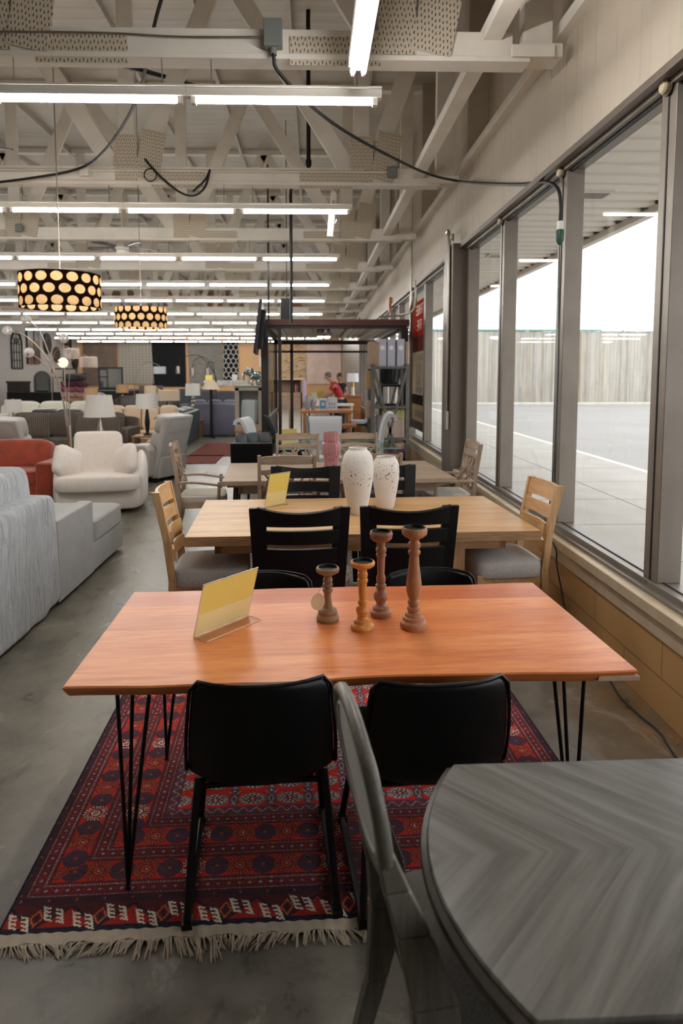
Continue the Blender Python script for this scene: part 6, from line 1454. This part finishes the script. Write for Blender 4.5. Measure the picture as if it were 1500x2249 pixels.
# ---------------------------------------------------------------- left wall: mirrors and pictures
M_iron = plain('black iron', '16120f', .6); M_mir = plain('mirror', 'b9bcb8', .05, 1); M_bronze = plain('bronze carved wood', '2c2320', .5)
WX = -13.97
def onwall(name, label, cat, y, z, grp=None): return thing(name, label, cat, (WX, y, z), R(90), grp)   # local x runs along the wall towards the camera side, -y into the room
a = onwall('arched_window_frame', 'tall black arched window-frame decoration, leftmost on the white wall', 'wall decoration', 31.75, 1.98)
b = MB(); b.tube([(-.55,0,0),(-.55,0,1.15)] + arc((0,0,1.15), .55, PI, 0, 18) + [(.55,0,0)], .045, 8).tube([(-.55,0,0),(.55,0,0)], .04, 8); b.build('frame', M_iron, a)
b = MB()
for x_ in (-.28, 0, .28): b.tube([(x_,0,0),(x_,0,1.2)], .022, 6)
for z_ in (.38,.76,1.15): b.tube([(-.55,0,z_),(.55,0,z_)], .02, 6)
for an in (40, 90, 140): b.tube([(0,0,1.15),(.55*math.cos(R(an)),0,1.15+.55*math.sin(R(an)))], .02, 6)
b.tube(arc((0,0,1.15), .26, PI, 0, 12), .02, 6).build('glazing_bars', M_iron, a)
m, t, N, L, B = nt_new('sunset landscape canvas'); v = tc(N, L); sp = N.new('ShaderNodeSeparateXYZ'); L.new(v, sp.inputs[0])
f_ = mth(N, L, 'ADD', mth(N, L, 'DIVIDE', sp.outputs[2], 1.6), mth(N, L, 'MULTIPLY', noise(N, L, v, 3, 5), .35)); L.new(ramp(N, L, f_, [(.1, '8a5a40'), (.35, '4a3022'), (.6, '3a2a1e'), (.85, '7a5a3a'), (1, '8a8f94')]), B.inputs['Base Color']); M_canvas = m
for y_, lb in ((33.2, 'left one of the two tall narrow landscape canvases'), (34.0, 'right one of the two tall narrow landscape canvases')):
    c = onwall('canvas_picture', lb, 'picture', y_, 2.22, 'tall landscape canvases'); MB().box(-.34,.34,-.05,.0,0,1.65).build('canvas', M_canvas, c); MB().box(-.37,-.34,-.055,.0,-.02,1.67).build('canvas_edge', M_iron, c)
def round_deco(label, y, z, r, zr, teeth, mt, inner, name='wall_mirror'):
    c = onwall(name, label, 'mirror' if 'mirror' in label else 'wall decoration', y, z)
    P_ = [((r*(1+(.10 if teeth and k % 2 else 0)))*math.cos(2*PI*k/48), (zr*(1+(.08 if teeth and k % 2 else 0)))*math.sin(2*PI*k/48)) for k in range(48)]
    MB().prism(P_, -.06, 0, 'y').build('frame', mt, c, bev=.01)
    MB().prism([(r*inner*math.cos(2*PI*k/32), zr*inner*math.sin(2*PI*k/32)) for k in range(32)], -.068, -.058, 'y').build('mirror_glass', M_mir if 'mirror' in label else plain('dark fill ' + name, '4a4038', .6), c); return c
round_deco('dark feathered sunburst mirror on the white wall', 35.35, 3.30, .48, .52, True, M_iron, .36)
round_deco('round mirror with bronze rim on the white wall', 36.55, 2.76, .46, .42, False, plain('bronze rim', '6a5228', .4, .6), .82)
round_deco('large dark carved oval medallion high on the white wall', 38.2, 3.45, .60, .62, False, M_bronze, .3, 'wall_medallion')
ck = round_deco('large black round clock frame right of the medallion', 39.3, 2.55, .5, .56, False, M_iron, .70, 'wall_clock')
# floor pieces along the far left
am = thing('floor_mirror', 'dark wood arched floor mirror standing by the far left wall', 'mirror', (-12.2, 30.2, .55), R(12))
b = MB(); P_ = [(-.36,0),(-.36,.95)] + [(.36*math.cos(a), .95+.36*math.sin(a)) for a in np.linspace(PI, 0, 14)] + [(.36,0)]
b.prism(P_, -.05, .03, 'y'); b.build('frame', M_brownblack, am, bev=.012)
P2 = [(-.24,.12),(-.24,.93)] + [(.24*math.cos(a), .93+.26*math.sin(a)) for a in np.linspace(PI, 0, 12)] + [(.24,.12)]
MB().prism(P2, -.062, -.052, 'y').build('mirror_glass', M_mir, am)
MB().box(-.3,.3,-.1,.1,-.55,0).build('stand', M_brownblack, am)
hd = thing('headboard', 'dark panelled wooden headboard at the far left', 'bed', (-13.0, 29.6, 0), R(4))
MB().box(-.48,.48,-.04,.04,0,1.32).box(-.52,.52,-.07,.06,1.32,1.40).build('panel', M_brownblack, hd, bev=.006)
MB().box(-.40,-.18,-.055,-.04,.3,1.2).box(-.12,.12,-.055,-.04,.3,1.2).box(.18,.40,-.055,-.04,.3,1.2).build('raised_panel', M_brownblack, hd, bev=.006)
for x0_, y_, w_, h_, lb in ((-11.6, 28.5, 2.6, .95, 'long black leather bed end in front of the arched floor mirror'), (-8.6, 30, 2.6, .98, 'black console run below the framed mirror'), (-5.9, 27, 1.4, .95, 'black cabinet below the pale rug')):
    c = thing('black_console', lb, 'console', (x0_, y_, 0)); MB().box(-w_/2,w_/2,-.3,.3,.06,h_).build('carcass', M_blackwood, c, bev=.01); MB().box(-w_/2+.03,w_/2-.03,-.27,.27,0,.06).build('plinth', M_blackwood, c)
mm = thing('framed_mirror', 'large black-framed square mirror standing on the far console', 'mirror', (-10.1, 33.4, .95), R(3))
MB().box(-.60,.60,-.04,.02,0,.08).box(-.60,.60,-.04,.02,1.02,1.10).box(-.60,-.52,-.04,.02,0,1.1).box(.52,.60,-.04,.02,0,1.1).build('frame', M_iron, mm); MB().box(-.53,.53,-.02,-.01,.07,1.03).build('mirror_glass', M_mir, mm)
c = thing('black_console', 'black console carrying the big framed mirror', 'console', (-10.1, 33.5, 0)); MB().box(-1.3,1.3,-.25,.25,0,.95).build('carcass', M_blackwood, c, bev=.01)
# signs by the mirror
s1 = thing('bedding_sign', 'dark blue sign board above the mattress picture, left of the framed mirror', 'sign', (-11.35, 32.8, 1.40)); MB().box(-.24,.24,-.01,.01,0,.34).build('board', plain('navy sign', '16284a', .5), s1); MB().box(-.16,.18,-.014,-.01,.18,.25).box(-.18,.2,-.014,-.01,.07,.10).build('lettering', plain('pale sign print', '9fb4c8', .5), s1); MB().tube([(0,0,-1.4),(0,0,0)], .015, 6).build('post', M_nickel, s1)
s2 = thing('picture_board', 'grey-white picture board leaning below the dark blue sign', 'sign', (-11.2, 31.5, .85)); MB().box(-.36,.36,-.01,.01,0,.5).build('board', plain('photo print', '9a98a0', .5, var=.4, vs=4), s2); MB().tube([(-.3,0,-.85),(-.3,0,0)], .012, 6).tube([(.3,0,-.85),(.3,0,0)], .012, 6).build('easel', M_nickel, s2)
fr = thing('metal_bed_frame', 'black square metal bed frame behind the fur throws', 'bed', (-11.3, 30.6, 0)); b = MB()
for x_ in (-.6, -.1, .5): b.bar((x_,0,.6),(x_,0,1.95),.05,.05)
b.bar((-.6,0,1.95),(.5,0,1.95),.05,.05).bar((-.6,0,1.55),(.5,0,1.55),.05,.05).bar((-.6,0,.0),(-.6,0,.6),.05,.05).bar((.5,0,.0),(.5,0,.6),.05,.05).build('frame', M_iron, fr)
# fur throws, each one separate
m_f = []
for i, (z_, cl, w_, lb) in enumerate(((1.62,'3a3836',.62,'charcoal and silver fur throw, topmost of the stack'), (1.42,'4a1e2a',.74,'wine red fur throw second in the stack'), (1.26,'8a4a5e',.78,'dusty pink fur throw third in the stack'), (1.10,'b08a78',.70,'tan fur throw second from the bottom of the stack'), (.94,'9c7a68',.72,'brown fur throw at the bottom of the stack'))):
    mt = plain('fur ' + cl, cl, 1, var=.5, vs=9, bmp=1, bs=60)
    b = MB(); rnd = random.Random(i); b.cushion((0,0,0), (w_,.6,.22), .6, 40, 14, None, lambda q: q*(1+.10*math.sin(q.x*31+q.z*20+i)*math.cos(q.y*23)))
    o = b.build('fur_throw', mt, loc=(-7.35, 20.6, z_)); tag(o, lb, 'throw', 'stack of fur throws')
c = thing('display_stand', 'dark display stand under the stack of fur throws', 'stand', (-7.35, 20.6, 0)); MB().box(-.35,.35,-.25,.25,0,.84).build('carcass', M_brownblack, c, bev=.01)
# mirrored console on the far wall
cn2 = thing('mirrored_console', 'silver mosaic console table with black legs against the golden wall', 'console', (-3.9, 30.0, 0))
MB().box(-1.0,.98,-.2,.2,1.20,1.42).build('mosaic_top', M_mos, cn2, bev=.004)
for x_ in (-.9,.85): MB().box(x_-.04,x_+.04,-.15,.15,0,1.2).build('leg', M_blackwood, cn2)
for i in range(6): 
    pass
item('table_sign', 'small white card standing on the mosaic console', 'sign', (-3.5, 29.8, 1.42), lambda b: b.box(-.12,.12,-.01,.01,0,.28), M_white)
item('table_sign', 'yellow card standing on the mosaic console above the cone lamp', 'sign', (-4.65, 29.8, 1.42), lambda b: b.box(-.16,.16,-.01,.01,0,.25), M_yellow)
item('round_headboard', 'pale rounded upholstered headboard behind the white table lamp', 'bed', (-6.3, 19.5, 0), lambda b: b.prism([(-.42,0),(-.42,.75)] + [(.42*math.cos(a), .75+.45*math.sin(a)) for a in np.linspace(PI, 0, 14)] + [(.42,0)], -.05, .05, 'y'), M_suede)
item('blue_painting', 'blue abstract canvas leaning behind the second white lamp', 'picture', (-5.35, 22.0, .95), lambda b: b.box(-.38,.38,-.02,.02,0,.40), plain('blue abstract', '1f3848', .5, c2='6a4a36', vs=4), rz=.2)
tt = table('side_table', 'low dark table under the blue abstract canvas', (-5.35, 22.0, 0), .8, .4, .95, M_brownblack)
item('yellow_tag', 'bright yellow tag lying across the blue abstract canvas', 'tag', (-5.1, 21.9, 1.18), lambda b: b.bar((-.12,0,.14),(.1,0,0),.05,.01), M_yellow)
